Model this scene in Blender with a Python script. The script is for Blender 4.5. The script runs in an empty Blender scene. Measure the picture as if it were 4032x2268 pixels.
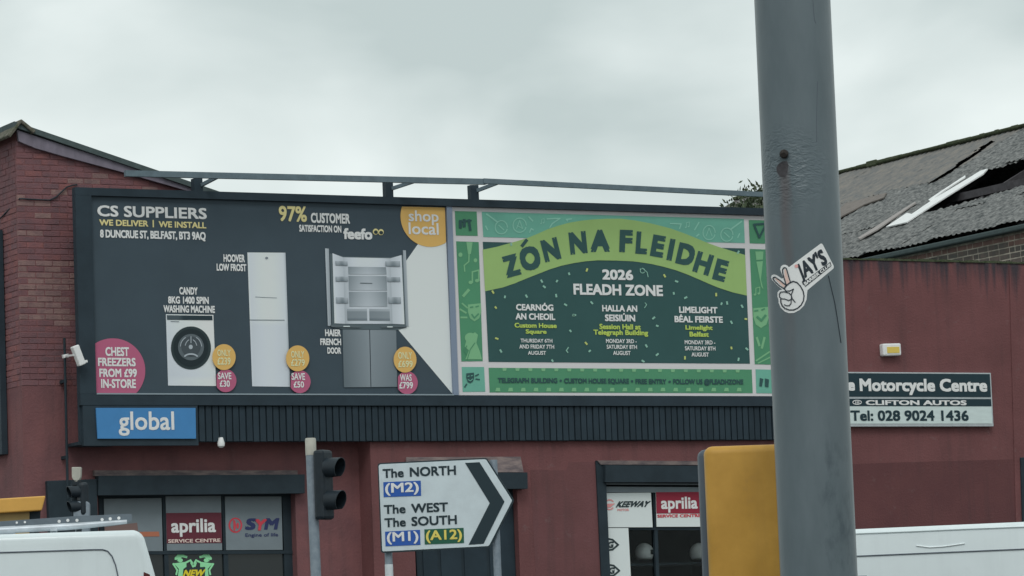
import bpy, bmesh, math, random
import numpy as np
from mathutils import Vector, Matrix, geometry

random.seed(7)
SC = bpy.context.scene
COL = SC.collection

# ------------------------------------------------------------------ camera, world, sun, exposure
PW, PH = 4032.0, 2268.0                       # the photograph's own pixel grid, used to measure from it
FPX = 14713.2
CAM = np.array([-17.2146, -43.5066, 1.40])
YAW, PITCH, ROLL = 0.489269, 0.105578, -0.0378907
_f = np.array([math.sin(YAW) * math.cos(PITCH), math.cos(YAW) * math.cos(PITCH), math.sin(PITCH)])
_r0 = np.array([math.cos(YAW), -math.sin(YAW), 0.0])
_u0 = np.cross(_r0, _f)
_r = math.cos(ROLL) * _r0 + math.sin(ROLL) * _u0
_u = -math.sin(ROLL) * _r0 + math.cos(ROLL) * _u0
cam = bpy.data.cameras.new('camera')
cam.sensor_fit = 'HORIZONTAL'
cam.sensor_width = 36.0
cam.lens = 36.0 * FPX / PW
cam.clip_start = 0.1
cam.clip_end = 3000
camo = bpy.data.objects.new('camera', cam)
COL.objects.link(camo)
camo.matrix_world = Matrix([[_r[0], _u[0], -_f[0], CAM[0]], [_r[1], _u[1], -_f[1], CAM[1]],
                            [_r[2], _u[2], -_f[2], CAM[2]], [0, 0, 0, 1]])
SC.camera = camo

SUN_EL, SUN_AZ = math.radians(48), math.radians(-150)      # azimuth from +Y towards +X
world = bpy.data.worlds.new('World')
SC.world = world
world.use_nodes = True
nt = world.node_tree
nt.nodes.clear()
out = nt.nodes.new('ShaderNodeOutputWorld')
bg = nt.nodes.new('ShaderNodeBackground')
sky = nt.nodes.new('ShaderNodeTexSky')
sky.sky_type = 'NISHITA'
sky.sun_disc = False
sky.sun_elevation = SUN_EL
sky.sun_rotation = SUN_AZ
sky.dust_density = 3.0
dim = nt.nodes.new('ShaderNodeVectorMath'); dim.operation = 'SCALE'
dim.inputs['Scale'].default_value = 0.08
tc = nt.nodes.new('ShaderNodeTexCoord')
mp = nt.nodes.new('ShaderNodeMapping')
mp.inputs['Scale'].default_value = (1.0, 1.0, 1.93)
mp.inputs['Location'].default_value = (2.11, 5.30, -0.52)
nz = nt.nodes.new('ShaderNodeTexNoise')
nz.inputs['Scale'].default_value = 10.72
nz.inputs['Detail'].default_value = 5.0
nz.inputs['Roughness'].default_value = 0.42
nz.inputs['Distortion'].default_value = 0.25
ramp = nt.nodes.new('ShaderNodeValToRGB')
ramp.color_ramp.elements[0].position = 0.36
ramp.color_ramp.elements[0].color = (0.545, 0.630, 0.622, 1)
ramp.color_ramp.elements[1].position = 0.68
ramp.color_ramp.elements[1].color = (0.850, 0.925, 0.908, 1)
mixs = nt.nodes.new('ShaderNodeMix'); mixs.data_type = 'RGBA'
mixs.inputs['Factor'].default_value = 0.93               # nearly closed cloud cover
L = nt.links.new
L(tc.outputs['Generated'], mp.inputs['Vector']); L(mp.outputs['Vector'], nz.inputs['Vector'])
L(nz.outputs['Fac'], ramp.inputs['Fac'])
L(sky.outputs['Color'], dim.inputs[0])
L(dim.outputs['Vector'], mixs.inputs['A']); L(ramp.outputs['Color'], mixs.inputs['B'])
L(mixs.outputs['Result'], bg.inputs['Color'])
bg.inputs['Strength'].default_value = 1.03
L(bg.outputs['Background'], out.inputs['Surface'])

sun = bpy.data.lights.new('sun', 'SUN')
sun.energy = 0.9
sun.angle = math.radians(24)
sun.color = (1.0, 0.99, 0.97)
suno = bpy.data.objects.new('sun', sun)
COL.objects.link(suno)
sd = Vector((math.sin(SUN_AZ) * math.cos(SUN_EL), math.cos(SUN_AZ) * math.cos(SUN_EL), math.sin(SUN_EL)))
suno.rotation_euler = sd.to_track_quat('Z', 'Y').to_euler()

SC.view_settings.view_transform = 'Standard'
SC.view_settings.look = 'None'
SC.view_settings.exposure = 0.0
SC.view_settings.gamma = 1.0
SC.view_settings.use_curve_mapping = False
SC.cycles.max_bounces = 6
SC.cycles.diffuse_bounces = 3

# ------------------------------------------------------------------ measuring helpers
def ray(px, py):
    return _f + _r * (px - PW / 2) / FPX - _u * (py - PH / 2) / FPX

class Plane:
    """A real plane in the place; at() gives the point of it that a measured photo pixel shows."""
    def __init__(s, p0, n):
        s.p0 = np.array(p0, float); n = np.array(n, float); s.n = n / np.linalg.norm(n)
    def at(s, px, py, off=0.0):
        d = ray(px, py); p = s.p0 + s.n * off
        return CAM + d * (((p - CAM) @ s.n) / (d @ s.n))
    def up(s, px, py):
        a = s.at(px, py); return project(a + np.array([0, 0, 0.05])) - np.array([px, py])

class Tube:
    """A vertical cylinder; at() gives the point of its near side."""
    def __init__(s, c, rad):
        s.c = np.array(c, float); s.rad = rad
    def at(s, px, py, off=0.0):
        d = ray(px, py); q = CAM[:2] - s.c[:2]; R_ = s.rad + off
        a = d[:2] @ d[:2]; b = 2 * q @ d[:2]; c = q @ q - R_ * R_
        disc = max(b * b - 4 * a * c, 0.0)
        return CAM + d * ((-b - math.sqrt(disc)) / (2 * a))

def project(P):
    d = np.asarray(P) - CAM; z = d @ _f
    return np.array([PW / 2 + FPX * (d @ _r) / z, PH / 2 - FPX * (d @ _u) / z])

def at_depth(px, py, z):
    return CAM + ray(px, py) * z

def FY(y): return Plane((0, y, 0), (0, -1, 0))
def ground_z(y): return 0.8 * min(max((y + 43.5) / 42.5, 0.0), 1.0)

# ------------------------------------------------------------------ materials
def lin(c):
    c = c / 255.0
    return c / 12.92 if c <= 0.04045 else ((c + 0.055) / 1.055) ** 2.4
ILL = (0.50, 0.565, 0.555)
def alb(rgb, k=1.0):
    """paint colour of a thing whose look under this daylight is rgb"""
    k_ = 0.90 + 0.10 * min(1.0, (0.3 * rgb[0] + 0.6 * rgb[1] + 0.1 * rgb[2]) / 130.0)
    rgb = [v * k_ for v in rgb]
    r_, g_, b_ = [lin(v) for v in rgb]
    # the photograph is stored in a wider colour space: bring its numbers part of the way to sRGB
    m_ = 0.3
    wide = (1.2249 * r_ - 0.2247 * g_, -0.042 * r_ + 1.042 * g_, -0.0196 * r_ - 0.0786 * g_ + 1.098 * b_)
    rgb = [a * (1 - m_) + w * m_ for a, w in zip((r_, g_, b_), wide)]
    return tuple(min(max(v / (i * k) - 0.012, 0.004), 0.86) for v, i in zip(rgb, ILL))

MATS = {}
def mat(name, color, rough=0.7, var=0.0, scale=6.0, bump=0.0, bscale=60.0, metal=0.0, spec=0.3, rnd=0.0,
        color2=None, stretch=(1, 1, 1), detail=6.0, lo=0.35, hi=0.65, streak=0.0):
    if name in MATS: return MATS[name]
    m = bpy.data.materials.new(name); m.use_nodes = True
    n = m.node_tree.nodes; lk = m.node_tree.links.new
    b = n['Principled BSDF']
    b.inputs['Roughness'].default_value = rough
    b.inputs['Metallic'].default_value = metal
    b.inputs['Specular IOR Level'].default_value = spec
    c1 = (*color, 1)
    b.inputs['Base Color'].default_value = c1
    if var or color2 or bump or rnd:
        t = n.new('ShaderNodeTexCoord'); mp_ = n.new('ShaderNodeMapping')
        mp_.inputs['Scale'].default_value = stretch
        geo = n.new('ShaderNodeNewGeometry')
        lk(geo.outputs['Position'], mp_.inputs['Vector'])
    src = None
    if var or color2:
        no = n.new('ShaderNodeTexNoise'); no.inputs['Scale'].default_value = scale
        no.inputs['Detail'].default_value = detail; no.inputs['Roughness'].default_value = 0.6
        lk(mp_.outputs['Vector'], no.inputs['Vector'])
        r_ = n.new('ShaderNodeValToRGB')
        r_.color_ramp.elements[0].position = lo; r_.color_ramp.elements[1].position = hi
        if color2:
            r_.color_ramp.elements[0].color = c1; r_.color_ramp.elements[1].color = (*color2, 1)
        else:
            r_.color_ramp.elements[0].color = (*[v * (1 - var) for v in color], 1)
            r_.color_ramp.elements[1].color = (*[min(v * (1 + var), 0.9) for v in color], 1)
        lk(no.outputs['Fac'], r_.inputs['Fac']); src = r_.outputs['Color']
    if rnd:
        oi = n.new('ShaderNodeObjectInfo'); hs = n.new('ShaderNodeHueSaturation')
        ma = n.new('ShaderNodeMapRange')
        ma.inputs['To Min'].default_value = 1 - rnd; ma.inputs['To Max'].default_value = 1 + rnd
        lk(oi.outputs['Random'], ma.inputs['Value']); lk(ma.outputs['Result'], hs.inputs['Value'])
        if src: lk(src, hs.inputs['Color'])
        else: hs.inputs['Color'].default_value = c1
        src = hs.outputs['Color']
    if streak and src:
        # rain streaks and grime patches
        m3 = n.new('ShaderNodeMapping'); m3.inputs['Scale'].default_value = (6.0, 6.0, 0.45); lk(geo.outputs['Position'], m3.inputs['Vector'])
        n3 = n.new('ShaderNodeTexNoise'); n3.inputs['Scale'].default_value = 1.4; n3.inputs['Detail'].default_value = 8; n3.inputs['Roughness'].default_value = 0.62
        lk(m3.outputs['Vector'], n3.inputs['Vector'])
        r3 = n.new('ShaderNodeMapRange'); r3.inputs['From Min'].default_value = 0.50; r3.inputs['From Max'].default_value = 0.74
        r3.inputs['To Max'].default_value = streak; lk(n3.outputs['Fac'], r3.inputs['Value'])
        x3 = n.new('ShaderNodeMix'); x3.data_type = 'RGBA'; lk(r3.outputs['Result'], x3.inputs['Factor']); lk(src, x3.inputs['A'])
        x3.inputs['B'].default_value = (0.045, 0.042, 0.045, 1)
        n4 = n.new('ShaderNodeTexNoise'); n4.inputs['Scale'].default_value = 7.0; n4.inputs['Detail'].default_value = 10; n4.inputs['Roughness'].default_value = 0.7
        lk(geo.outputs['Position'], n4.inputs['Vector'])
        r4 = n.new('ShaderNodeMapRange'); r4.inputs['From Min'].default_value = 0.60; r4.inputs['From Max'].default_value = 0.72
        r4.inputs['To Max'].default_value = streak * 0.8; lk(n4.outputs['Fac'], r4.inputs['Value'])
        x4 = n.new('ShaderNodeMix'); x4.data_type = 'RGBA'; lk(r4.outputs['Result'], x4.inputs['Factor']); lk(x3.outputs['Result'], x4.inputs['A'])
        x4.inputs['B'].default_value = (0.24, 0.20, 0.20, 1)
        src = x4.outputs['Result']
    if src: lk(src, b.inputs['Base Color'])
    if bump:
        n2 = n.new('ShaderNodeTexNoise'); n2.inputs['Scale'].default_value = bscale; n2.inputs['Detail'].default_value = 5
        lk(mp_.outputs['Vector'], n2.inputs['Vector'])
        bp = n.new('ShaderNodeBump'); bp.inputs['Strength'].default_value = bump; bp.inputs['Distance'].default_value = 0.02
        lk(n2.outputs['Fac'], bp.inputs['Height']); lk(bp.outputs['Normal'], b.inputs['Normal'])
    MATS[name] = m
    return m

def glass_mat(name, tint, rough=0.05):
    if name in MATS: return MATS[name]
    m = bpy.data.materials.new(name); m.use_nodes = True
    b = m.node_tree.nodes['Principled BSDF']
    b.inputs['Base Color'].default_value = (*tint, 1); b.inputs['Roughness'].default_value = rough
    b.inputs['Transmission Weight'].default_value = 1.0; b.inputs['IOR'].default_value = 1.2
    MATS[name] = m
    return m

PR = dict(rough=0.55, spec=0.25, bump=0.12, bscale=2.2)                           # printed vinyl
M_RED = mat('red_masonry_paint', alb((101, 75, 75)), 0.85, color2=alb((87, 67, 69)), scale=1.3, bump=0.35, bscale=35, lo=0.38, hi=0.66, streak=0.26)
M_REDLOW = mat('red_masonry_paint_patch', alb((83, 60, 60)), 0.85, color2=alb((77, 56, 57)), scale=1.6, bump=0.3, bscale=35, streak=0.25)
M_BRICK = mat('painted_brick', alb((101, 77, 79)), 0.88, color2=alb((88, 74, 77)), scale=5.0, bump=0.5, bscale=50, rnd=0.07)
M_BRICKW = mat('worn_brick', alb((112, 97, 93)), 0.9, color2=alb((98, 84, 84)), scale=9.0, bump=0.5, bscale=50, rnd=0.09)
M_BRICKR = mat('bare_red_brick', alb((109, 79, 77)), 0.9, color2=alb((94, 75, 78)), scale=6.0, bump=0.5, bscale=50, rnd=0.09)
M_MORTAR = mat('mortar', alb((80, 70, 74)), 0.95, var=0.2, scale=8)
M_BLACK = mat('black_frame_paint', alb((44, 55, 61)), 0.6, var=0.12, scale=3.0, spec=0.2)
M_SLAT = mat('black_slat_paint', alb((42, 53, 59)), 0.65, var=0.1, scale=4.0, rnd=0.10, spec=0.2)
M_DARK = mat('dark_grey_paint', alb((42, 52, 57)), 0.65, var=0.12, scale=4.0, spec=0.2)
M_STEEL = mat('painted_steel_rail', alb((82, 98, 104)), 0.55, var=0.12, scale=8)
M_BARGE = mat('verge_board_paint', alb((96, 96, 105)), 0.75, var=0.12, scale=5, stretch=(3, 3, 1))
M_ROOFEDGE = mat('roof_edge_felt', alb((66, 78, 78)), 0.9, var=0.15, scale=10)
M_MOSS = mat('moss', (0.05, 0.07, 0.035), 0.95, color2=(0.10, 0.11, 0.07), scale=14, bump=0.8, bscale=60)
M_TILE = mat('ridge_tile_clay', alb((92, 92, 86)), 0.9, color2=(0.07, 0.085, 0.05), scale=10, bump=0.6, bscale=50)
M_CONC = mat('stained_ledge', alb((76, 74, 76)), 0.9, color2=alb((104, 99, 96)), scale=5.0, bump=0.3, stretch=(1, 1, 4))
M_GREYPANEL = mat('grey_panel', alb((88, 100, 104), 0.8), 0.5, var=0.06, scale=3)
M_WHITE = mat('white_print', alb((172, 187, 194)), **PR)
M_POSTERD = mat('poster_charcoal', alb((57, 70, 77)), var=0.05, scale=2.0, **PR)
M_GOLD = mat('print_gold', alb((172, 148, 90)), **PR)
M_GOLDT = mat('print_pale_gold', alb((192, 176, 128)), **PR)
M_PINK = mat('print_raspberry', alb((142, 84, 107)), **PR)
M_BEAM = mat('print_pale_blue', alb((174, 191, 200)), **PR)
M_APPL = mat('print_appliance_white', alb((168, 184, 190)), **PR)
M_APPLG = mat('print_appliance_grey', alb((104, 116, 121)), **PR)
M_APPLM = mat('print_appliance_mid', alb((138, 152, 157)), **PR)
M_APPLI = mat('print_interior', alb((122, 136, 140)), **PR)
M_INKD = mat('print_dark_ink', alb((46, 58, 60)), **PR)
M_INKM = mat('print_mid_ink', alb((80, 92, 96)), **PR)
M_DIVIDER = mat('divider_strip', alb((104, 119, 134)), 0.5)
M_TRIM = mat('trim_strip', alb((112, 128, 134)), 0.5)
M_PWHITE = mat('poster_off_white', alb((168, 174, 174)), **PR)
M_GREEN = mat('print_green', alb((73, 122, 94)), var=0.04, scale=2, **PR)
M_TEAL = mat('print_teal', alb((94, 146, 130)), var=0.04, scale=2, **PR)
M_TEALL = mat('print_teal_light', alb((120, 168, 152)), **PR)
M_GREENL = mat('print_green_light', alb((104, 150, 114)), **PR)
M_FOREST = mat('print_forest', alb((50, 77, 76)), var=0.04, scale=2, **PR)
M_LIME = mat('print_lime', alb((124, 154, 99)), var=0.03, scale=2, **PR)
M_LIMET = mat('print_lime_text', alb((148, 172, 88)), **PR)
M_CONF = mat('print_confetti', alb((116, 156, 142)), **PR)
M_CONFY = mat('print_confetti_yellow', alb((150, 166, 102)), **PR)
M_TXT = mat('print_text_white', alb((192, 203, 205)), **PR)
M_BLUE = mat('sign_blue', alb((64, 111, 154)), var=0.04, scale=4, **PR)
M_MBLUE = mat('motorway_blue', alb((46, 80, 146)), 0.4)
M_RGREEN = mat('route_green', alb((42, 82, 66)), 0.4)
M_RYEL = mat('route_yellow', alb((205, 172, 92)), 0.4)
M_SIGNW = mat('sign_white', alb((162, 179, 182)), 0.4, color2=alb((155, 171, 174)), scale=6)
M_SIGNB = mat('sign_black', alb((38, 51, 56)), 0.4)
M_GALV = mat('galvanised_steel', alb((112, 126, 133)), 0.5, color2=alb((98, 112, 120)), scale=14, metal=0.15)
M_GALVL = mat('galvanised_pale', alb((165, 178, 180)), 0.5, var=0.08, scale=14)
M_CAP = mat('post_cap_plastic', alb((138, 144, 136)), 0.6, var=0.08, scale=12)
M_SIGNAL = mat('signal_black_plastic', alb((34, 42, 47)), 0.5, var=0.15, scale=12, spec=0.35)
M_LENS = mat('dark_lens', (0.02, 0.025, 0.03), 0.15, spec=0.5)
M_SILVER = mat('silver_frame', alb((138, 150, 152)), 0.4, var=0.08, scale=10)
M_MBLACK = mat('shop_sign_black', alb((34, 51, 57)), 0.45)
M_MWHITE = mat('shop_sign_white', alb((160, 178, 176)), 0.45, var=0.05, scale=4, stretch=(1, 1, 5))
M_YELLOW = mat('yellow_box_paint', alb((150, 123, 62)), 0.5, color2=alb((138, 112, 54)), scale=7, bump=0.06, bscale=14, detail=8, streak=0.16)
M_YLORRY = mat('yellow_lorry_paint', alb((166, 136, 74)), 0.5, var=0.06, scale=5)
M_YPALE = mat('faded_yellow_paint', alb((138, 126, 88)), 0.6, var=0.08, scale=5)
M_BOXGREY = mat('box_grey_paint', alb((68, 78, 85)), 0.5, var=0.06, scale=8)
M_VAN = mat('white_van_paint', (0.77, 0.84, 0.86), 0.2, spec=0.5, var=0.03, scale=2, streak=0.07)
M_SEAM = mat('panel_gap', (0.12, 0.14, 0.17), 0.8)
M_TYRE = mat('tyre_rubber', (0.03, 0.03, 0.03), 0.9)
M_GLASSD = mat('dark_vehicle_glass', (0.015, 0.02, 0.022), 0.08, spec=0.5)
M_TAIL = mat('tail_lamp_red', (0.10, 0.02, 0.02), 0.25)
M_ALU = mat('aluminium_rack', alb((140, 152, 156)), 0.4, var=0.15, scale=9, metal=0.3)
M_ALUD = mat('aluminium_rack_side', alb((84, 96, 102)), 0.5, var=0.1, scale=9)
M_WPLAS = mat('white_plastic', alb((198, 208, 204)), 0.5, var=0.04, scale=10)
M_YREFL = mat('yellow_reflector', alb((172, 160, 84)), 0.4)
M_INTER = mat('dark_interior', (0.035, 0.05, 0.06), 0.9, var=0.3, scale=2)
M_REDSIGN = mat('print_dark_red', alb((84, 48, 56)), **PR)
M_REDSIGN2 = mat('print_crimson', alb((116, 46, 58)), **PR)
M_NAVY = mat('print_navy', alb((48, 56, 88)), **PR)
M_REDINK = mat('print_red', alb((160, 66, 74)), **PR)
M_REDPALE = mat('print_red_pale', alb((186, 128, 126)), **PR)
M_ORANGE = mat('print_orange', alb((140, 96, 76)), **PR)
M_STGREEN = mat('sticker_green', alb((126, 196, 142)), **PR)
M_STYEL = mat('sticker_yellow', alb((216, 172, 60)), **PR)
M_STW = mat('sticker_white', alb((182, 198, 204)), 0.45)
M_STK = mat('sticker_black', alb((40, 48, 54)), 0.45)
M_STS = mat('sticker_skin', alb((206, 160, 150)), 0.45)
M_LEAF = mat('leaf_green', (0.050, 0.075, 0.040), 0.7, color2=(0.10, 0.125, 0.07), scale=8)
M_BARK = mat('bark', (0.10, 0.085, 0.07), 0.9, var=0.3, scale=20)
M_OLDBRICK = mat('weathered_brick', alb((72, 75, 72)), 0.95, color2=alb((86, 82, 77)), scale=6, bump=0.5, rnd=0.14)
M_OLDRED = mat('weathered_orange_brick', alb((98, 84, 78)), 0.95, var=0.15, scale=6, bump=0.5, rnd=0.15)
M_OLDMORT = mat('pale_mortar', alb((150, 150, 138)), 0.95, color2=alb((104, 104, 96)), scale=5)
M_ROOF = mat('lichened_roof_sheet', alb((66, 72, 72)), 0.95, color2=alb((108, 114, 112)), scale=13, bump=1.0, bscale=30, detail=10, lo=0.36, hi=0.66)
M_ROOFB = mat('bare_roof_sheet', alb((84, 90, 90)), 0.95, color2=alb((102, 104, 99)), scale=5, bump=0.4, bscale=28)
M_RLIGHT = mat('rooflight_white', alb((214, 222, 222)), 0.5, var=0.05, scale=9)
M_GUTTER = mat('gutter_dark', alb((60, 72, 72)), 0.8, var=0.1, scale=8)
M_TIMBER = mat('roof_timber', alb((64, 66, 68)), 0.9, var=0.2, scale=9)
M_ASPH = mat('asphalt', (0.05, 0.05, 0.052), 0.9, var=0.25, scale=3, bump=0.3, bscale=90)
M_PAVE = mat('paving', (0.20, 0.19, 0.18), 0.9, var=0.15, scale=2)
M_KERB = mat('kerb_stone', (0.28, 0.27, 0.26), 0.9, var=0.15, scale=4)
M_LAND = mat('land', (0.10, 0.10, 0.09), 0.95, var=0.2, scale=0.2)
M_CABLE = mat('black_cable', (0.03, 0.04, 0.05), 0.7)
M_ROAD_W = mat('road_marking_paint', (0.7, 0.7, 0.68), 0.8, var=0.1, scale=8)

# red wall with water drips below the coping (stains of their own shape)
def drip_wall(name, base, base2, dirt, ztop):
    m = mat(name, base, 0.88, color2=base2, scale=1.1, bump=0.35, bscale=35, lo=0.36, hi=0.66, streak=0.26)
    n = m.node_tree.nodes; lk = m.node_tree.links.new
    b = n['Principled BSDF']; src = b.inputs['Base Color'].links[0].from_socket
    g = n.new('ShaderNodeNewGeometry'); sp = n.new('ShaderNodeSeparateXYZ'); lk(g.outputs['Position'], sp.inputs[0])
    mp_ = n.new('ShaderNodeMapping'); mp_.inputs['Scale'].default_value = (4.6, 1, 0.2); lk(g.outputs['Position'], mp_.inputs['Vector'])
    no = n.new('ShaderNodeTexNoise'); no.inputs['Scale'].default_value = 1.7; no.inputs['Detail'].default_value = 5
    lk(mp_.outputs['Vector'], no.inputs['Vector'])
    mr = n.new('ShaderNodeMapRange'); mr.inputs['From Min'].default_value = ztop - 0.75; mr.inputs['From Max'].default_value = ztop + 0.05
    lk(sp.outputs['Z'], mr.inputs['Value'])
    ad = n.new('ShaderNodeMath'); ad.operation = 'MULTIPLY_ADD'; ad.inputs[1].default_value = 0.46
    lk(mr.outputs['Result'], ad.inputs[0]); lk(no.outputs['Fac'], ad.inputs[2])
    r_ = n.new('ShaderNodeValToRGB'); r_.color_ramp.elements[0].position = 0.72; r_.color_ramp.elements[1].position = 0.95
    r_.color_ramp.elements[0].color = (0, 0, 0, 1); r_.color_ramp.elements[1].color = (1, 1, 1, 1)
    lk(ad.outputs[0], r_.inputs['Fac'])
    mx = n.new('ShaderNodeMix'); mx.data_type = 'RGBA'
    lk(r_.outputs['Color'], mx.inputs['Factor']); lk(src, mx.inputs['A']); mx.inputs['B'].default_value = (*dirt, 1)
    lk(mx.outputs['Result'], b.inputs['Base Color'])
    return m

# ------------------------------------------------------------------ object helpers
def tag(o, label=None, cat=None, group=None, kind=None):
    if label: o['label'] = label
    if cat: o['category'] = cat
    if group: o['group'] = group
    if kind: o['kind'] = kind
    return o

def empty(name, loc, label=None, cat=None, group=None):
    o = bpy.data.objects.new(name, None); o.location = Vector(loc); COL.objects.link(o)
    o.empty_display_size = 0.2
    return tag(o, label, cat, group)

def wloc(o):
    v = Vector((0, 0, 0))
    while o is not None:
        v = v + o.location; o = o.parent
    return v

class MB:
    """collects geometry in world coordinates"""
    def __init__(s): s.v = []; s.f = []
    def add(s, vs, fs):
        k = len(s.v); s.v += [tuple(map(float, q)) for q in vs]; s.f += [tuple(i + k for i in q) for q in fs]; return s
    def box(s, lo, hi):
        (a, b, c), (d, e, f) = lo, hi
        return s.add([(a, b, c), (d, b, c), (d, e, c), (a, e, c), (a, b, f), (d, b, f), (d, e, f), (a, e, f)],
                     [(0, 3, 2, 1), (4, 5, 6, 7), (0, 1, 5, 4), (1, 2, 6, 5), (2, 3, 7, 6), (3, 0, 4, 7)])
    def obox(s, c, ax, ay, az):
        c = np.array(c, float); ax = np.array(ax, float); ay = np.array(ay, float); az = np.array(az, float)
        vs = [c + i * ax + j * ay + k * az for k in (-1, 1) for j in (-1, 1) for i in (-1, 1)]
        return s.add(vs, [(0, 2, 3, 1), (4, 5, 7, 6), (0, 1, 5, 4), (1, 3, 7, 5), (3, 2, 6, 7), (2, 0, 4, 6)])
    def bar(s, a, b, w, h=None, up=(0, 0, 1)):
        a = np.array(a, float); b = np.array(b, float); d = b - a; l = np.linalg.norm(d); d /= l
        x = np.cross(d, np.array(up, float)); x /= np.linalg.norm(x); y = np.cross(x, d)
        return s.obox((a + b) / 2, d * l / 2, x * w / 2, y * (h or w) / 2)
    def tube(s, pts, rad, seg=12, caps=True):
        pts = [np.array(p, float) for p in pts]; n = len(pts)
        rads = rad if isinstance(rad, (list, tuple)) else [rad] * n
        ring = []; t = pts[1] - pts[0]; ref = np.array([0, 0, 1.0]) if abs(t[2]) < 0.9 * np.linalg.norm(t) else np.array([1.0, 0, 0])
        k = len(s.v)
        for i, p in enumerate(pts):
            d = pts[min(i + 1, n - 1)] - pts[max(i - 1, 0)]; d /= np.linalg.norm(d)
            x = np.cross(ref, d); x /= np.linalg.norm(x); y = np.cross(d, x)
            for q in range(seg):
                a = 2 * math.pi * q / seg
                s.v.append(tuple(p + rads[i] * (math.cos(a) * x + math.sin(a) * y)))
        for i in range(n - 1):
            for q in range(seg):
                a, b = k + i * seg + q, k + i * seg + (q + 1) % seg
                s.f.append((a, b, b + seg, a + seg))
        if caps:
            s.f.append(tuple(k + q for q in reversed(range(seg)))); s.f.append(tuple(k + (n - 1) * seg + q for q in range(seg)))
        return s
    def prism(s, poly, d):
        """polygon (3-D points) swept by the vector d"""
        n = len(poly); d = np.array(d, float)
        vs = [np.array(p, float) for p in poly] + [np.array(p, float) + d for p in poly]
        tris = geometry.tessellate_polygon([[Vector(p) for p in poly]])
        fs = [tuple(t) for t in tris] + [tuple(i + n for i in reversed(t)) for t in tris]
        fs += [(i, (i + 1) % n, (i + 1) % n + n, i + n) for i in range(n)]
        return s.add(vs, fs)
    def build(s, name, m, parent=None, label=None, cat=None, group=None, kind=None, smooth=False, bevel=0.0, seg=2, origin=None):
        me = bpy.data.meshes.new(name)
        base = wloc(parent) if parent else Vector((0, 0, 0))
        o_ = Vector(origin) if origin is not None else base
        me.from_pydata([tuple(Vector(q) - o_) for q in s.v], [], s.f)
        bm = bmesh.new(); bm.from_mesh(me); bmesh.ops.recalc_face_normals(bm, faces=bm.faces)
        if bevel:
            bmesh.ops.remove_doubles(bm, verts=bm.verts, dist=1e-5)
            ed = [e for e in bm.edges if len(e.link_faces) == 2 and e.calc_face_angle() > 0.5]
            bmesh.ops.bevel(bm, geom=ed, offset=bevel, segments=seg, affect='EDGES', profile=0.5, clamp_overlap=True)
        bm.to_mesh(me); bm.free()
        if smooth:
            me.shade_smooth()
            try: me.set_sharp_from_angle(angle=math.radians(38))
            except Exception: pass
        me.materials.append(m)
        o = bpy.data.objects.new(name, me); COL.objects.link(o)
        if parent: o.parent = parent
        o.location = o_ - base
        return tag(o, label, cat, group, kind)

# ---- flat print, drawn on its real surface
def sheet(name, polys, surf, layer, m, parent, step=0.004, sub=None, kind=None):
    """flat polygons (measured on the photo) lying on the surface surf"""
    vs, fs, lift, lift_n = [], [], [], []
    for poly in polys:
        k = len(vs)
        tr = geometry.tessellate_polygon([[Vector((x, -y, 0)) for x, y in poly]])
        vs += list(poly); fs += [tuple(i + k for i in t) for t in tr]
        lift += [(len(lift_n) % 10) * step / 14] * len(poly); lift_n.append(1)
    return sheet_mesh(name, vs, fs, surf, layer, m, parent, step, sub, kind, lift)

def sheet_mesh(name, vs, fs, surf, layer, m, parent, step=0.004, sub=None, kind=None, lift=None):
    base = wloc(parent)
    me = bpy.data.meshes.new(name)
    if sub:
        bm = bmesh.new(); bv = [bm.verts.new((x, y, (lift[i] if lift else 0) * 1000)) for i, (x, y) in enumerate(vs)]
        for f in fs:
            try: bm.faces.new([bv[i] for i in f])
            except ValueError: pass
        for _ in range(5):
            e = [e for e in bm.edges if e.calc_length() > sub]
            if not e: break
            bmesh.ops.subdivide_edges(bm, edges=e, cuts=1)
            bmesh.ops.triangulate(bm, faces=bm.faces)
        bm.verts.index_update()
        vs = [(v.co.x, v.co.y) for v in bm.verts]; lift = [v.co.z / 1000 for v in bm.verts]; fs = [tuple(v.index for v in f.verts) for f in bm.faces]; bm.free()
    P = [Vector(surf.at(x, y, layer * step + (lift[i] if lift else 0))) - base for i, (x, y) in enumerate(vs)]
    me.from_pydata(P, [], fs)
    # face the viewer's side of the street
    for p in me.polygons:
        c = Vector(CAM) - (base + p.center)
        if p.normal.dot(c) < 0: p.flip()
    me.materials.append(m)
    o = bpy.data.objects.new(name, me); COL.objects.link(o); o.parent = parent
    if kind: o['kind'] = kind
    return o

def sheets(name, polys, surf, layer, m, parent, **k):
    """each printed piece an object of its own"""
    return [sheet(name, [p] if isinstance(p[0], tuple) else p, surf, layer, m, parent, **k) for p in polys]

def picture_mat():
    if 'print_picture' in MATS: return MATS['print_picture']
    m = bpy.data.materials.new('print_picture'); m.use_nodes = True
    n = m.node_tree.nodes; b = n['Principled BSDF']; at = n.new('ShaderNodeAttribute'); at.attribute_name = 'print'
    m.node_tree.links.new(at.outputs['Color'], b.inputs['Base Color'])
    b.inputs['Roughness'].default_value = 0.55; b.inputs['Specular IOR Level'].default_value = 0.25
    MATS['print_picture'] = m
    return m

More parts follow.
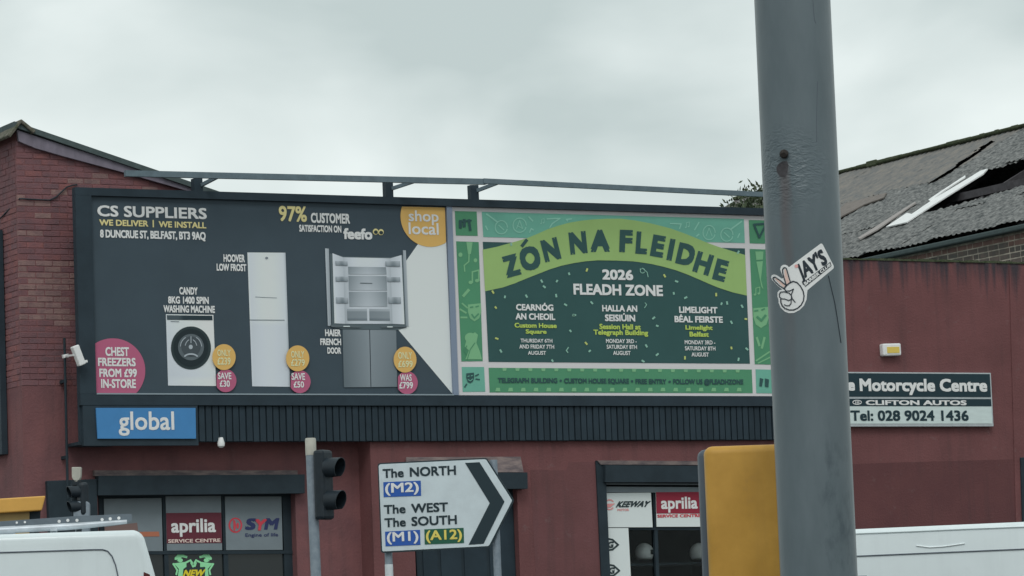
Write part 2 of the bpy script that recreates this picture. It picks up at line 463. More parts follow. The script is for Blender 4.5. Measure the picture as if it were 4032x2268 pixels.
def picture(name, quad, fn, surf, layer, parent, nu=8, nv=8, step=0.004):
    """a printed photograph's tones: fn(u, v) gives the ink colour, u to the right and v down"""
    TL, TR, BR, BL = [np.array(q, float) for q in quad]
    vs, cols = [], []
    for j in range(nv + 1):
        for i in range(nu + 1):
            u, v = i / nu, j / nv
            q = (TL * (1 - u) + TR * u) * (1 - v) + (BL * (1 - u) + BR * u) * v
            vs.append(tuple(q)); cols.append((*alb(fn(u, v)), 1.0))
    fs = [(j * (nu + 1) + i, j * (nu + 1) + i + 1, (j + 1) * (nu + 1) + i + 1, (j + 1) * (nu + 1) + i) for j in range(nv) for i in range(nu)]
    o = sheet_mesh(name, vs, fs, surf, layer, picture_mat(), parent, step)
    a = o.data.color_attributes.new('print', 'FLOAT_COLOR', 'POINT')
    for k, c in enumerate(cols): a.data[k].color = c
    return o

def tone(g, t=(0, 0, 0)):
    """bluish grey ink of lightness g"""
    return (g - 8 + t[0], g + 5 + t[1], g + 10 + t[2])

def ell(cx, cy, rx, ry=None, n=40, a0=0.0, a1=360.0, rot=0.0):
    ry = ry or rx; pts = []
    for i in range(n + (0 if a1 - a0 >= 360 else 1)):
        a = math.radians(a0 + (a1 - a0) * i / n)
        x, y = rx * math.cos(a), -ry * math.sin(a); c, s_ = math.cos(math.radians(rot)), math.sin(math.radians(rot))
        pts.append((cx + c * x + s_ * y, cy - s_ * x + c * y))
    return pts

def stroke(pts, w):
    """thick line as quads (list of polygons)"""
    res = []
    for (x0, y0), (x1, y1) in zip(pts[:-1], pts[1:]):
        d = math.hypot(x1 - x0, y1 - y0) or 1; ux, uy = (x1 - x0) / d, (y1 - y0) / d; e = w * 0.32
        a = (x0 - ux * e, y0 - uy * e); b = (x1 + ux * e, y1 + uy * e); nx, ny = -uy * w / 2, ux * w / 2
        res.append([(a[0] + nx, a[1] + ny), (b[0] + nx, b[1] + ny), (b[0] - nx, b[1] - ny), (a[0] - nx, a[1] - ny)])
    return res

def arc(cx, cy, rx, ry, a0, a1, n=14, rot=0):
    return ell(cx, cy, rx, ry, n, a0, a1, rot)

_glyph = {}
def glyphs(text, bold, space=1.0):
    key = (text, bold, space)
    if key in _glyph: return _glyph[key]
    cu = bpy.data.curves.new('t', 'FONT'); cu.body = text; cu.resolution_u = 3; cu.space_character = space
    cu.fill_mode = 'FRONT'
    ob = bpy.data.objects.new('t', cu); COL.objects.link(ob)
    me = bpy.data.meshes.new_from_object(ob)
    vs = [(v.co.x, v.co.y) for v in me.vertices]; fs = [tuple(p.vertices) for p in me.polygons]
    bpy.data.objects.remove(ob); bpy.data.meshes.remove(me); bpy.data.curves.remove(cu)
    lf = [0.0] * len(vs)
    if bold:
        v0, f0, b = list(vs), list(fs), bold * 0.75
        for k, (dx, dy) in enumerate(((-b, -b), (b, -b), (b, b), (-b, b)), 1):
            o_ = len(vs); vs = vs + [(x + dx, y + dy) for x, y in v0]; fs = fs + [tuple(i + o_ for i in f) for f in f0]; lf += [k / 12] * len(v0)
    _glyph[key] = (vs, fs, lf)
    return _glyph[key]

def text(s, box, surf, layer, m, parent, bold=0.02, cap=True, quad=None, space=1.0, shear=0.0, step=0.004, sub=None, name='lettering', curve=0.0):
    """lettering fitted to the box (x0, x1, ytop, ybottom) measured in the photo, following the surface's own level lines"""
    vs, fs, lf = glyphs(s, bold, space)
    xs = [v[0] for v in vs]; ys = [v[1] for v in vs]
    if cap:
        hv, _, _ = glyphs('H', bold); y0 = min(v[1] for v in hv); y1 = max(v[1] for v in hv)
    else: y0, y1 = min(ys), max(ys)
    x0, x1 = min(xs), max(xs)
    if quad is None:
        bx0, bx1, by0, by1 = box; cx, cy = (bx0 + bx1) / 2, (by0 + by1) / 2
        a = surf.at(cx, cy); n = surf.n
        ux = np.cross(n, np.array([0, 0, 1.0])); ux = -ux if (ux @ _r) < 0 else ux
        ux /= np.linalg.norm(ux); up = np.array([0, 0, 1.0])
        pu = project(a + ux * 0.1) - project(a - ux * 0.1); pu = pu / pu[0]
        pv = project(a + up * 0.1) - project(a - up * 0.1); pv = pv / -pv[1]
        hw, hh = (bx1 - bx0) / 2, (by1 - by0) / 2
        c = np.array([cx, cy])
        TL = c - pu * hw + pv * hh; TR = c + pu * hw + pv * hh; BL = c - pu * hw - pv * hh; BR = c + pu * hw - pv * hh
    else:
        TL, TR, BR, BL = [np.array(q, float) for q in quad]
    P = []
    for x, y in vs:
        v = (y - y0) / (y1 - y0); u = (x - x0) / (x1 - x0) + shear * (v - 0.5)
        q = (BL * (1 - u) + BR * u) * (1 - v) + (TL * (1 - u) + TR * u) * v
        P.append((q[0], q[1] - curve * (1 - (2 * u - 1) ** 2)))
    return sheet_mesh(name, P, fs, surf, layer, m, parent, step, sub, None, [q * step for q in lf])

def block(name, quad, surf, back, m, parent, front=0.0, bevel=0.0, **k):
    """solid board whose face is the measured quad on surf, 'back' metres thick"""
    pts = [surf.at(x, y, front) for x, y in quad]
    return MB().prism(pts, -surf.n * back).build(name, m, parent, bevel=bevel, **k)

# ------------------------------------------------------------------ ground, road, pavement
def land():
    mb = MB(); ys = [-600, -43.5, -1.0, 700]; xs = [-700, 900]
    for i in range(3):
        a, b = ys[i], ys[i + 1]
        mb.add([(xs[0], a, ground_z(a)), (xs[1], a, ground_z(a)), (xs[1], b, ground_z(b)), (xs[0], b, ground_z(b))], [(0, 1, 2, 3)])
    return mb.build('ground', M_LAND, kind='structure')
land()
def strip(name, y0, y1, dz, m, x0=-120, x1=160):
    return MB().add([(x0, y0, ground_z(y0) + dz), (x1, y0, ground_z(y0) + dz), (x1, y1, ground_z(y1) + dz), (x0, y1, ground_z(y1) + dz)],
                    [(0, 1, 2, 3)]).build(name, m, kind='structure')
strip('road', -38.0, -4.2, 0.004, M_ASPH)
mb = MB()
for i in range(-20, 30):
    x = i * 6.0
    for yy in (-24.0, -14.0):
        mb.add([(x, yy - .06, ground_z(yy - .06) + .008), (x + 2, yy - .06, ground_z(yy - .06) + .008), (x + 2, yy + .06, ground_z(yy + .06) + .008), (x, yy + .06, ground_z(yy + .06) + .008)], [(0, 1, 2, 3)])
mb.build('road_marking', M_ROAD_W, kind='structure')
def slab(name, y0, y1, dz, m):
    mb = MB(); x0, x1 = -120, 160
    vs = [(x0, y0, ground_z(y0)), (x1, y0, ground_z(y0)), (x1, y1, ground_z(y1)), (x0, y1, ground_z(y1))]
    mb.add([(*v[:2], v[2] - .02) for v in vs] + [(*v[:2], v[2] + dz) for v in vs],
           [(0, 1, 2, 3), (4, 5, 6, 7), (0, 1, 5, 4), (1, 2, 6, 5), (2, 3, 7, 6), (3, 0, 4, 7)])
    return mb.build(name, m, kind='structure')
slab('pavement', -4.05, 0.35, 0.12, M_PAVE)
slab('kerb', -4.2, -4.052, 0.125, M_KERB)
slab('near_pavement', -41.0, -38.15, 0.12, M_PAVE)
slab('near_kerb', -38.148, -38.0, 0.125, M_KERB)

# ------------------------------------------------------------------ the red shop building
YL, YR = 0.42, 0.06                         # street faces of the left bay and of the bays to its right
PL, PR_, P0 = FY(YL), FY(YR), FY(0.0)
GZ = ground_z(0) + 0.02
xc = PL.at(80, 1300)[0]                     # the street corner
xj = PL.at(1413, 1850)[0]                   # where the right bays step forward
xe = PR_.at(4032, 1500)[0] + 6.0
zt = PR_.at(3700, 1028)[2]                  # top of the right wall
shop = empty('shop_building', (xc, YL, GZ), 'red painted corner shop building with brick upper corner and dark shopfronts', 'building')

def wall_mesh(mb, x0, x1, z0, z1, holes, yf, yb):
    xs = sorted({x0, x1, *[h[0] for h in holes], *[h[1] for h in holes]}); zs = sorted({z0, z1, *[h[2] for h in holes], *[h[3] for h in holes]})
    xs = [x for x in xs if x0 <= x <= x1]; zs = [z for z in zs if z0 <= z <= z1]
    def solid(i, j):
        if i < 0 or j < 0 or i >= len(xs) - 1 or j >= len(zs) - 1: return False
        cx, cz = (xs[i] + xs[i + 1]) / 2, (zs[j] + zs[j + 1]) / 2
        return not any(h[0] < cx < h[1] and h[2] < cz < h[3] for h in holes)
    for i in range(len(xs) - 1):
        for j in range(len(zs) - 1):
            if not solid(i, j): continue
            a, b, c, d = xs[i], xs[i + 1], zs[j], zs[j + 1]
            mb.add([(a, yf, c), (b, yf, c), (b, yf, d), (a, yf, d)], [(0, 1, 2, 3)])
            mb.add([(a, yb, c), (b, yb, c), (b, yb, d), (a, yb, d)], [(0, 3, 2, 1)])
            if not solid(i - 1, j): mb.add([(a, yf, c), (a, yf, d), (a, yb, d), (a, yb, c)], [(0, 1, 2, 3)])
            if not solid(i + 1, j): mb.add([(b, yf, c), (b, yb, c), (b, yb, d), (b, yf, d)], [(0, 1, 2, 3)])
            if not solid(i, j - 1): mb.add([(a, yf, c), (a, yb, c), (b, yb, c), (b, yf, c)], [(0, 1, 2, 3)])
            if not solid(i, j + 1): mb.add([(a, yf, d), (b, yf, d), (b, yb, d), (a, yb, d)], [(0, 1, 2, 3)])

def px_x(px, py, P): return P.at(px, py)[0]
def px_z(px, py, P): return P.at(px, py)[2]
# openings
wl = (px_x(388, 2050, PL), px_x(1165, 2050, PL), GZ + 0.5, px_z(760, 1900, PL))
dr = (px_x(1632, 2100, PR_), px_x(2042, 2100, PR_), GZ - 0.1, px_z(1840, 1880, PR_))
wr = (px_x(2366, 2050, PR_), px_x(3110, 2050, PR_), GZ + 0.45, px_z(2560, 1850, PR_))
zbk = px_z(150, 1520, PL)                   # bricks show above this height
zg = 6.35                                   # where the sloping gable starts
zpk = px_z(66, 520, PL)                     # wall top at the corner
xr0, zr0 = PL.at(700, 738)[0], PL.at(700, 738)[2]
slope = (zr0 - zpk) / (xr0 - xc)
REL = 0.006
mb = MB()
wall_mesh(mb, xc, xj, GZ - 0.3, zbk, [wl], YL, YL + 0.3)
xg = xc + (zbk - zpk) / slope
mb.add([(xc + REL, YL + REL, zbk), (xg, YL + REL, zbk), (xc + REL, YL + REL, zpk)], [(0, 1, 2)])
yS = 9.0
mb.add([(xc, YL + .3, GZ - .3), (xc, yS, GZ - .3), (xc, yS, zbk), (xc, YL + .3, zbk)], [(0, 1, 2, 3)])
mb.add([(xc + REL, YL + REL, zbk), (xc + REL, yS, zbk), (xc + REL, yS, zpk), (xc + REL, YL + REL, zpk)], [(0, 1, 2, 3)])
mb.add([(xc, yS, GZ - .3), (xj, yS, GZ - .3), (xj, yS, zbk), (xc, yS, zbk)], [(0, 1, 2, 3)])
mb.build('wall', M_RED, shop)
M_REDR = drip_wall('red_masonry_paint_streaked', alb((95, 69, 69)), alb((86, 63, 63)), alb((56, 54, 58)), zt)
mb = MB()
wall_mesh(mb, xj, xe, GZ - 0.3, zt, [dr, wr], YR, YL + 0.3)
mb.add([(xe, YR, GZ - .3), (xe, yS, GZ - .3), (xe, yS, zt), (xe, YR, zt)], [(0, 1, 2, 3)])
mb.build('wall', M_REDR, shop)
# slightly proud later coats of paint: darker dado paint on the right bays
def coat(poly, P, m, name='paint_coat'):
    return sheet(name, [poly], P, 1, m, shop, step=0.003)
coat([(2088, 1850), (2228, 1853), (2240, 1820), (2346, 1818), (2400, 2290), (2110, 2290)], PR_, mat('red_masonry_paint_later', alb((85, 63, 63)), 0.85, color2=alb((91, 67, 68)), scale=1.6, bump=0.3, bscale=35, streak=0.3))
coat([(3050, 1838), (3500, 1822), (4300, 1800), (4300, 2330), (3050, 2330)], PR_, M_REDLOW)
# flat roof behind the parapet and the sloping roof of the left bay
MB().box((xj + .01, YL + 0.32, zt - 0.5), (xe, yS, zt - 0.38)).build('flat_roof', M_ROOFEDGE, shop)
def roof_z(x): return zpk + slope * (x - xc)
rx1 = PL.at(900, 760)[0]
MB().prism([(xc - 0.05, YL - 0.10, zpk + 0.05), (xg, YL - 0.10, roof_z(xg) + 0.05), (xg, YL - 0.10, roof_z(xg) + 0.11), (xc - 0.05, YL - 0.10, zpk + 0.12)],
           (0, yS - YL, 0)).build('roof', M_ROOFEDGE, shop)
# verge board
PV = FY(YL - 0.06)
vb = [PV.at(*q) for q in ((67, 512), (250, 572), (500, 651), (905, 766), (905, 800), (690, 737), (470, 674), (250, 615), (140, 583), (75, 556))]
MB().prism(vb, (0, 0.05, 0)).build('verge_board', M_BARGE, shop)
# ridge tiles running back from the corner
def ridge_tile(y0, y1, jz):
    c = xc + 0.02; z = zpk + 0.04 + jz
    mb = MB()
    prof = [(c - 0.17, z - 0.10), (c + 0.01, z + 0.11), (c + 0.20, z - 0.03), (c + 0.17, z - 0.07), (c + 0.01, z + 0.06), (c - 0.14, z - 0.13)]
    mb.prism([(x, y0, zz) for x, zz in prof], (0, y1 - y0, 0))
    return mb.build('ridge_tile', M_TILE, shop, bevel=0.008, seg=1)
y = YL - 0.14
for i in range(9):
    ridge_tile(y, y + 0.43, random.uniform(-.01, .012)); y += 0.435
# bricks of the upper corner, each its own piece, shared meshes
def brick_mesh(l, h, d, name='brick'):
    bm = bmesh.new(); bmesh.ops.create_cube(bm, size=1.0)
    for v in bm.verts: v.co = Vector((v.co.x * l, v.co.y * d, v.co.z * h))
    bmesh.ops.bevel(bm, geom=list(bm.edges), offset=0.004, segments=1, affect='EDGES')
    me = bpy.data.meshes.new(name); bm.to_mesh(me); bm.free()
    return me
_bm = {}
def put_brick(l, h, d, c, rz, m, parent):
    key = (round(l, 3), round(h, 3), round(d, 3), m.name)
    if key not in _bm:
        me = brick_mesh(l, h, d); me.materials.append(m); _bm[key] = me
    o = bpy.data.objects.new('brick', _bm[key]); COL.objects.link(o)
    o.parent = parent; o.location = Vector(c) - wloc(parent); o.rotation_euler = (0, 0, rz)
    return o
CH, BL_, MJ = 0.0755, 0.225, 0.011
xfr = px_x(300, 1000, PL)
nb = 0
k = 0
z = zbk
more = MB()
while z < zpk:
    off = 0.0 if k % 2 == 0 else BL_ / 2
    x = xc
    first = True
    while True:
        l = (BL_ / 2 if (first and k % 2) else BL_)
        zt_ = roof_z(x + l) - 0.03
        if z + CH > zt_: break
        if x > xfr and z < P0.at(600, 740)[2] - 0.12: break
        pyy = project((x + l / 2, YL, z))
        band = pyy[1]
        if 1040 < band < 1285: m = M_BRICKW if random.random() < 0.72 else M_BRICK
        elif 700 < band < 945: m = random.choice([M_BRICKR, M_BRICK, M_BRICKW, M_BRICK])
        else: m = M_BRICK if random.random() < 0.8 else M_BRICKR
        rec = random.uniform(-0.003, 0.004)
        put_brick(l - MJ, CH - MJ, 0.05, (x + l / 2, YL + 0.025 + rec, z + CH / 2), 0, m, shop); nb += 1
        x += l; first = False
    # returning courses on the side wall
    yy = YL + 0.052; j = 0
    while yy < YL + 1.25 and z < zpk - 0.12:
        l = (BL_ if (j > 0 or k % 2) else BL_ / 2)
        if nb >= 299:
            more.box((xc + random.uniform(-.003, .004), yy + .005, z), (xc + .05, yy + l - .006, z + CH - MJ))
        else:
            put_brick(l - MJ, CH - MJ, 0.05, (xc + 0.025 + random.uniform(-.003, .004), yy + l / 2, z + CH / 2), math.pi / 2, random.choice([M_BRICK, M_BRICKR]), shop); nb += 1
        yy += l; j += 1
    z += CH; k += 1

if more.v: more.build('brickwork', M_BRICK, shop, kind='stuff')
# mossy coping along the right wall
mb = MB(); x = xj; random.seed(3)
while x < xe:
    w = random.uniform(0.05, 0.16); h = random.uniform(0.004, 0.024)
    mb.box((x, YR - random.uniform(0.005, 0.03), zt - 0.012), (x + w, YR + 0.28, zt + h)); x += w * 0.9
cop = mb.build('mossy_coping', M_MOSS, shop)
# ---- left shop window
def fx(px, py, P): return P.at(px, py)
block('shutter_box', [(388, 1873), (1200, 1868), (1200, 1942), (388, 1950)], FY(YL - 0.12), 0.13, M_DARK, shop)
block('ledge', [(372, 1852), (1172, 1852), (1172, 1871), (372, 1874)], FY(YL - 0.06), 0.07, M_CONC, shop)
PG = FY(YL + 0.14)                        # window plane
lw = MB()
for (a, b) in ((386, 410), (637, 653), (871, 888), (1109, 1168)):
    lw.prism([PG.at(a, 1900), PG.at(b, 1900), PG.at(b + 18, 2420), PG.at(a + 18, 2420)], (0, 0.06, 0))
lw.prism([PG.at(384, 2171, .01), PG.at(1180, 2167, .01), PG.at(1180, 2180, .01), PG.at(384, 2184, .01)], (0, 0.055, 0))
lw.prism([PG.at(384, 1940, .01), PG.at(1180, 1935, .01), PG.at(1180, 1954, .01), PG.at(384, 1962, .01)], (0, 0.055, 0))
win_l = lw.build('window', M_DARK, shop)
for q in ([(405, 2176), (1140, 2172), (1165, 2440), (415, 2440)],):
    block('pane', q, FY(YL + 0.17), 0.012, M_GLASSD, win_l)
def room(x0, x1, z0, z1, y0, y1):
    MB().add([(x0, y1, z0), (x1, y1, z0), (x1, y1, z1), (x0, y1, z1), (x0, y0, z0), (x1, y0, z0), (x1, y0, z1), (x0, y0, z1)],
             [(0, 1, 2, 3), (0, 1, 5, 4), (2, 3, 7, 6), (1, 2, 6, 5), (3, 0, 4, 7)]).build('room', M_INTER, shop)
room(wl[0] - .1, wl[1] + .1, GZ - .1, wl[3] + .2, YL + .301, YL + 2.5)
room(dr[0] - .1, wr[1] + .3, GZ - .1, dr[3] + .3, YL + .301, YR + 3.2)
# ---- right shop window
block('shutter_box', [(2384, 1831), (3130, 1836), (3130, 1899), (2384, 1898)], FY(YR - 0.10), 0.22, M_DARK, shop)
block('ledge', [(2352, 1813), (3130, 1818), (3130, 1833), (2366, 1829)], FY(YR - 0.05), 0.06, M_CONC, shop)
block('jamb', [(2347, 1815), (2383, 1815), (2405, 2300), (2370, 2300)], FY(YR - 0.03), 0.2, M_DARK, shop)
PGR = FY(YR + 0.10)
block('shutter_rail', [(2376, 1916), (3130, 1920), (3130, 1942), (2376, 1938)], PGR, 0.05, M_GREYPANEL, shop, front=0.03)
block('shutter_rail', [(2376, 1902), (3130, 1906), (3130, 1911), (2376, 1908)], PGR, 0.05, M_GREYPANEL, shop, front=0.05)
rw = MB()
for (a, b) in ((2571, 2584), (2764, 2790), (2965, 2980), (3105, 3125)):
    rw.prism([PGR.at(a, 1930), PGR.at(b, 1930), PGR.at(b + 18, 2420), PGR.at(a + 18, 2420)], (0, 0.06, 0))
rw.prism([PGR.at(2376, 2076, .005), PGR.at(3130, 2078, .005), PGR.at(3130, 2088, .005), PGR.at(2376, 2086, .005)], (0, 0.05, 0))
win_r = rw.build('window', M_DARK, shop)
block('pane', [(2474, 2086), (2575, 2086), (2585, 2440), (2484, 2440)], FY(YR + .14), 0.008, glass_mat('clear_glass', (0.75, 0.8, 0.8)), win_r)
block('pane', [(2588, 2086), (2768, 2086), (2780, 2440), (2598, 2440)], FY(YR + .14), 0.008, MATS['clear_glass'], win_r)
block('pane', [(2792, 2086), (3105, 2086), (3118, 2440), (2802, 2440)], FY(YR + .14), 0.008, MATS['clear_glass'], win_r)
# ---- door behind the direction sign
block('shutter_box', [(1600, 1862), (2077, 1860), (2078, 1924), (1600, 1926)], FY(YR - 0.16), 0.16, M_DARK, shop)
MB().prism([FY(YR - .001).at(1600, 1800), FY(YR - .001).at(2050, 1798), FY(YR - .16).at(2062, 1859), FY(YR - .16).at(1600, 1861)], (0, .02, 0)).build('ledge', M_CONC, shop)
PD = FY(YR + 0.12)
dm = MB(); dm.prism([PD.at(1625, 1880), PD.at(2045, 1880), PD.at(2070, 2420), PD.at(1650, 2420)], (0, 0.05, 0))
door = dm.build('door', M_DARK, shop)
for a, b in ((1655, 1712), (1725, 1805), (1818, 1905), (1918, 2015)):
    block('door_panel', [(a, 1950), (b, 1950), (b + 20, 2400), (a + 20, 2400)], PD, 0.02, M_SLAT, door, front=0.014)
# dark painted surround left of the left shop window
block('shopfront_surround', [(186, 1893), (382, 1886), (398, 2420), (212, 2420)], FY(YL - 0.09), 0.085, M_DARK, shop, bevel=0.01)

# dark board on the side wall, at the picture's left edge
PS = Plane((xc - 0.012, 0, 0), (-1, 0, 0))
b0, b1 = PS.at(16, 1290), PS.at(31, 1788)
sb = empty('side_billboard', (xc - 0.09, b1[1], b1[2]), 'black edged board on the side wall at far left', 'billboard')
MB().box((xc - 0.09, b1[1], b1[2]), (xc - 0.012, b1[1] + 6, PS.at(12, 905)[2])).build('frame', M_BLACK, sb)
MB().box((xc - 0.096, b1[1] + .25, b1[2] + .25), (xc - 0.092, b1[1] + 5.75, PS.at(12, 905)[2] - .25)).build('sheet', M_POSTERD, sb)

# ------------------------------------------------------------------ the billboard
bb = empty('billboard', (P0.at(320, 1750)[0], 0.0, P0.at(320, 1750)[2]), 'long black billboard frame with slatted apron and lighting rail above the shop', 'billboard')
FR = -0.055                                   # the frame stands proud of the posters
X0, X1 = P0.at(300, 1150)[0] , P0.at(3190, 1200)[0]
ZT, ZB = P0.at(1500, 776)[2], P0.at(1500, 1738)[2]
pz0, pz1 = 5.190, 7.690
px0, px1, px2, px3 = 0.0, 5.0, 5.0876, 10.0876
PB = FY(0.012)
MB().box((X0, 0.012, ZB), (X1, YR - 0.004, ZT)).build('backing_box', M_BLACK, bb)
MB().box((X0 - 0.02, 0.014, ZB - .03), (P0.at(470, 1700)[0], YL - 0.004, ZB + .01)).build('support_box', M_BLACK, bb)
fm = MB()
fm.box((X0, FR, pz1), (X1, 0.012, ZT))                                   # head
fm.box((X0, FR, pz0 + .002), (px0, 0.012, pz1 - .002))                   # left stile
fm.box((px3, FR, pz0 + .002), (X1, 0.012, pz1 - .002))                   # right stile
zs = P0.at(1500, 1598)[2]
fm.box((X0, FR, zs), (X1, 0.012, pz0))                                   # sill
frm = fm.build('frame', M_BLACK, bb)
MB().box((X0 + .03, FR + .006, ZB - 0.045), (P0.at(774, 1680)[0], 0.0118, zs - .002)).build('apron_panel', M_BLACK, bb)
MB().box((px1 + 0.004, FR + 0.02, pz0 + .004), (px2 - 0.004, 0.0115, pz1 - .004)).build('divider', M_DIVIDER, bb)
MB().box((px0 + .002, FR - 0.006, pz0 - 0.004), (px1, FR + .02, pz0 + 0.013)).build('trim', M_TRIM, bb)
# apron slats
xs0 = P0.at(780, 1670)[0]; sw = 0.0935
sm = bpy.data.meshes.new('slat'); bm = bmesh.new(); bmesh.ops.create_cube(bm, size=1.0)
hs = zs - ZB - 0.012
for v in bm.verts: v.co = Vector((v.co.x * (sw - 0.015), v.co.y * 0.03, v.co.z * hs))
bmesh.ops.bevel(bm, geom=list(bm.edges), offset=0.004, segments=1, affect='EDGES'); bm.to_mesh(sm); bm.free(); sm.materials.append(M_SLAT)
i = 0
while xs0 + (i + 1) * sw < X1:
    o = bpy.data.objects.new('slat', sm); COL.objects.link(o); o.parent = bb
    o.location = Vector((xs0 + (i + .5) * sw, -0.006 + random.uniform(-.006, .006), ZB + hs / 2 + 0.004 + random.uniform(-.004, .003))) - wloc(bb)
    i += 1
# lighting rail on outreach brackets
PRL = FY(-0.42)
MB().bar(PRL.at(492, 683), PRL.at(1912, 716), 0.06, 0.075).build('lighting_rail', M_STEEL, bb)
MB().bar(FY(-0.435).at(1902, 713), FY(-0.435).at(3230, 777), 0.06, 0.066).build('lighting_rail', M_STEEL, bb)
PK = FY(-0.02)
for (a, b, t, bo, sx0, sy0, sx1, sy1) in ((763, 797, 702, 760, 795, 728, 868, 690), (1518, 1547, 708, 785, 1545, 742, 1640, 711), (1853, 1884, 728, 792, 1880, 750, 1975, 714)):
    br = MB().prism([PK.at(a, t), PK.at(b, t), PK.at(b + 3, bo), PK.at(a + 3, bo)], (0, 0.1, 0)).build('bracket', M_BLACK, bb)
    MB().bar(PK.at(sx0, sy0), PRL.at(sx1, sy1), 0.035, 0.045).build('strut', M_STEEL, br)

# ------------------------------------------------------------------ appliance poster
ap = empty('appliance_poster', (0, 0, pz0), 'charcoal appliance sale poster with washing machine, fridges and price badges', 'poster')
MB().box((px0 + .003, 0.0, pz0 + .003), (px1 - .003, 0.0105, pz1 - .003)).build('sheet', M_POSTERD, ap)
def T(s, x0, x1, y0, y1, m=M_TXT, ly=2, bold=0.02, cap=True, par=None, **k):
    return text(s, (x0, x1, y0, y1), P0, ly, m, par or ap, bold, cap, **k)
def S(name, polys, m, ly=1, par=None, **k):
    return sheet(name, polys, P0, ly, m, par or ap, **k)
def SS(name, polys, m, ly=1, par=None, **k): return sheets(name, polys, P0, ly, m, par or ap, **k)
S('printed_beam', [[(1652, 952), (1590, 1040), (1540, 1265), (1781, 1550), (1757, 950)]], M_BEAM, 1)
T('CS SUPPLIERS', 383, 814, 814, 857, bold=0.035)
T('WE DELIVER', 391, 584, 866, 890, M_GOLDT, bold=0.04)
T('|', 601, 606, 866, 895, M_GOLDT, bold=0.0, cap=False)
T('WE INSTALL', 625, 812, 873, 897, M_GOLDT, bold=0.04)
T('8 DUNCRUE ST, BELFAST, BT3 9AQ', 394, 810, 909, 940, bold=0.05, space=0.95)
T('97%', 1098, 1208, 812, 872, M_GOLDT, bold=0.03)
T('CUSTOMER', 1224, 1378, 840, 879, bold=0.05)
T('SATISFACTION ON', 1178, 1344, 887, 914, bold=0.05)
T('feefo', 1352, 1466, 899, 943, bold=0.05, cap=False)
for cx_, cy_ in ((1479, 912), (1500, 914)):
    e = S('printed_eye', [ell(cx_, cy_, 11, 12)], M_GOLDT, 2)
    S('pupil', [ell(cx_ + 1, cy_ + 2, 7.5, 7)], M_INKD, 3, par=e)
def clip_circle(cx, cy, rx, ry, xmax=1e9, ymin=-1e9, xmin=-1e9, ymax=1e9, n=72):
    return [(min(max(x, xmin), xmax), min(max(y, ymin), ymax)) for x, y in ell(cx, cy, rx, ry, n)]
bdg = S('badge', [[(min(x, 1752 + (y - 815) * 0.033), max(y, 813 + (x - 1580) * 0.024)) for x, y in ell(1696, 850, 119, 122, 80)]], M_GOLD, 2)
T('shop', 1609, 1727, 829, 886, ly=3, bold=0.02, cap=False, par=bdg)
T('local', 1609, 1727, 877, 924, ly=3, bold=0.02, cap=False, par=bdg)
bdg = S('badge', [[(max(x, 371 + (y - 1340) * .028), min(y, 1549)) for x, y in ell(444, 1460, 128, 128, 80)]], M_PINK, 2)
T('CHEST', 415, 508, 1367, 1402, ly=3, bold=0.045, par=bdg); T('FREEZERS', 386, 534, 1409, 1442, ly=3, bold=0.045, par=bdg)
T('FROM £99', 391, 539, 1452, 1485, ly=3, bold=0.045, par=bdg); T('IN-STORE', 398, 535, 1493, 1528, ly=3, bold=0.045, par=bdg)
# washing machine
T('CANDY', 706, 778, 1131, 1160, bold=0.05); T('8KG 1400 SPIN', 662, 822, 1168, 1196, bold=0.05); T('WASHING MACHINE', 644, 846, 1203, 1231, bold=0.05)
def PIC(name, quad, fn, ly=1, par=None, nu=8, nv=8): return picture(name, quad, fn, P0, ly, par or ap, nu, nv)
wm = PIC('printed_washing_machine', [(653, 1237), (840, 1240), (851, 1520), (662, 1518)], lambda u, v: tone(178 + 10 * u - 10 * v + (6 if v > .9 else 0)), nu=6, nv=14)
PIC('control_strip', [(657, 1241), (836, 1243), (837, 1261), (658, 1259)], lambda u, v: tone(50 + 22 * (u < .3)), 2, wm)
S('drawer_line', [[(672, 1264), (706, 1265), (706, 1268), (672, 1267)]], M_APPLG, 2, par=wm)
S('drum_door', [ell(752, 1370, 79, 85)], M_INKD, 2, par=wm)
S('drum_rim', [ell(752, 1369, 68, 74)], mat('print_soft_black', alb((38, 48, 51)), **PR), 3, par=wm)
S('drum_glass', [ell(752, 1367, 51, 52)], M_INKM, 4, par=wm)
S('drum_well', [ell(752, 1364, 38, 40)], mat('print_charcoal', alb((64, 74, 78)), **PR), 5, par=wm)
SS('drum_detail', [stroke(arc(752, 1408, 26, 14, 20, 160), 6), stroke(arc(752, 1367, 42, 44, 120, 175), 3), stroke(arc(752, 1367, 42, 44, 5, 60), 3), stroke(arc(752, 1372, 24, 36, 20, 70), 3), stroke(arc(752, 1372, 24, 36, 110, 160), 3), ell(751, 1366, 8, 9, 16), stroke([(752, 1325), (752, 1350)], 3)], M_APPLM, 6, par=wm)
# fridge freezer
T('HOOVER', 880, 964, 1002, 1032, bold=0.05); T('LOW FROST', 853, 970, 1039, 1067, bold=0.05)
fr = PIC('printed_fridge', [(974, 994), (1124, 995), (1142, 1523), (993, 1521)], lambda u, v: tone(174 + 8 * math.sin(3.1 * u) - 6 * (v > .5) + 6 * (u < .06) - 22 * (u > .97)), nu=16, nv=20)
SS('door_line', [[(984, 1258), (1121, 1259), (1121, 1262), (984, 1261)], [(1005, 1168), (1090, 1172), (1090, 1174), (1005, 1170)], ell(1050, 1016, 6, 5, 14)], M_APPLG, 2, par=fr)
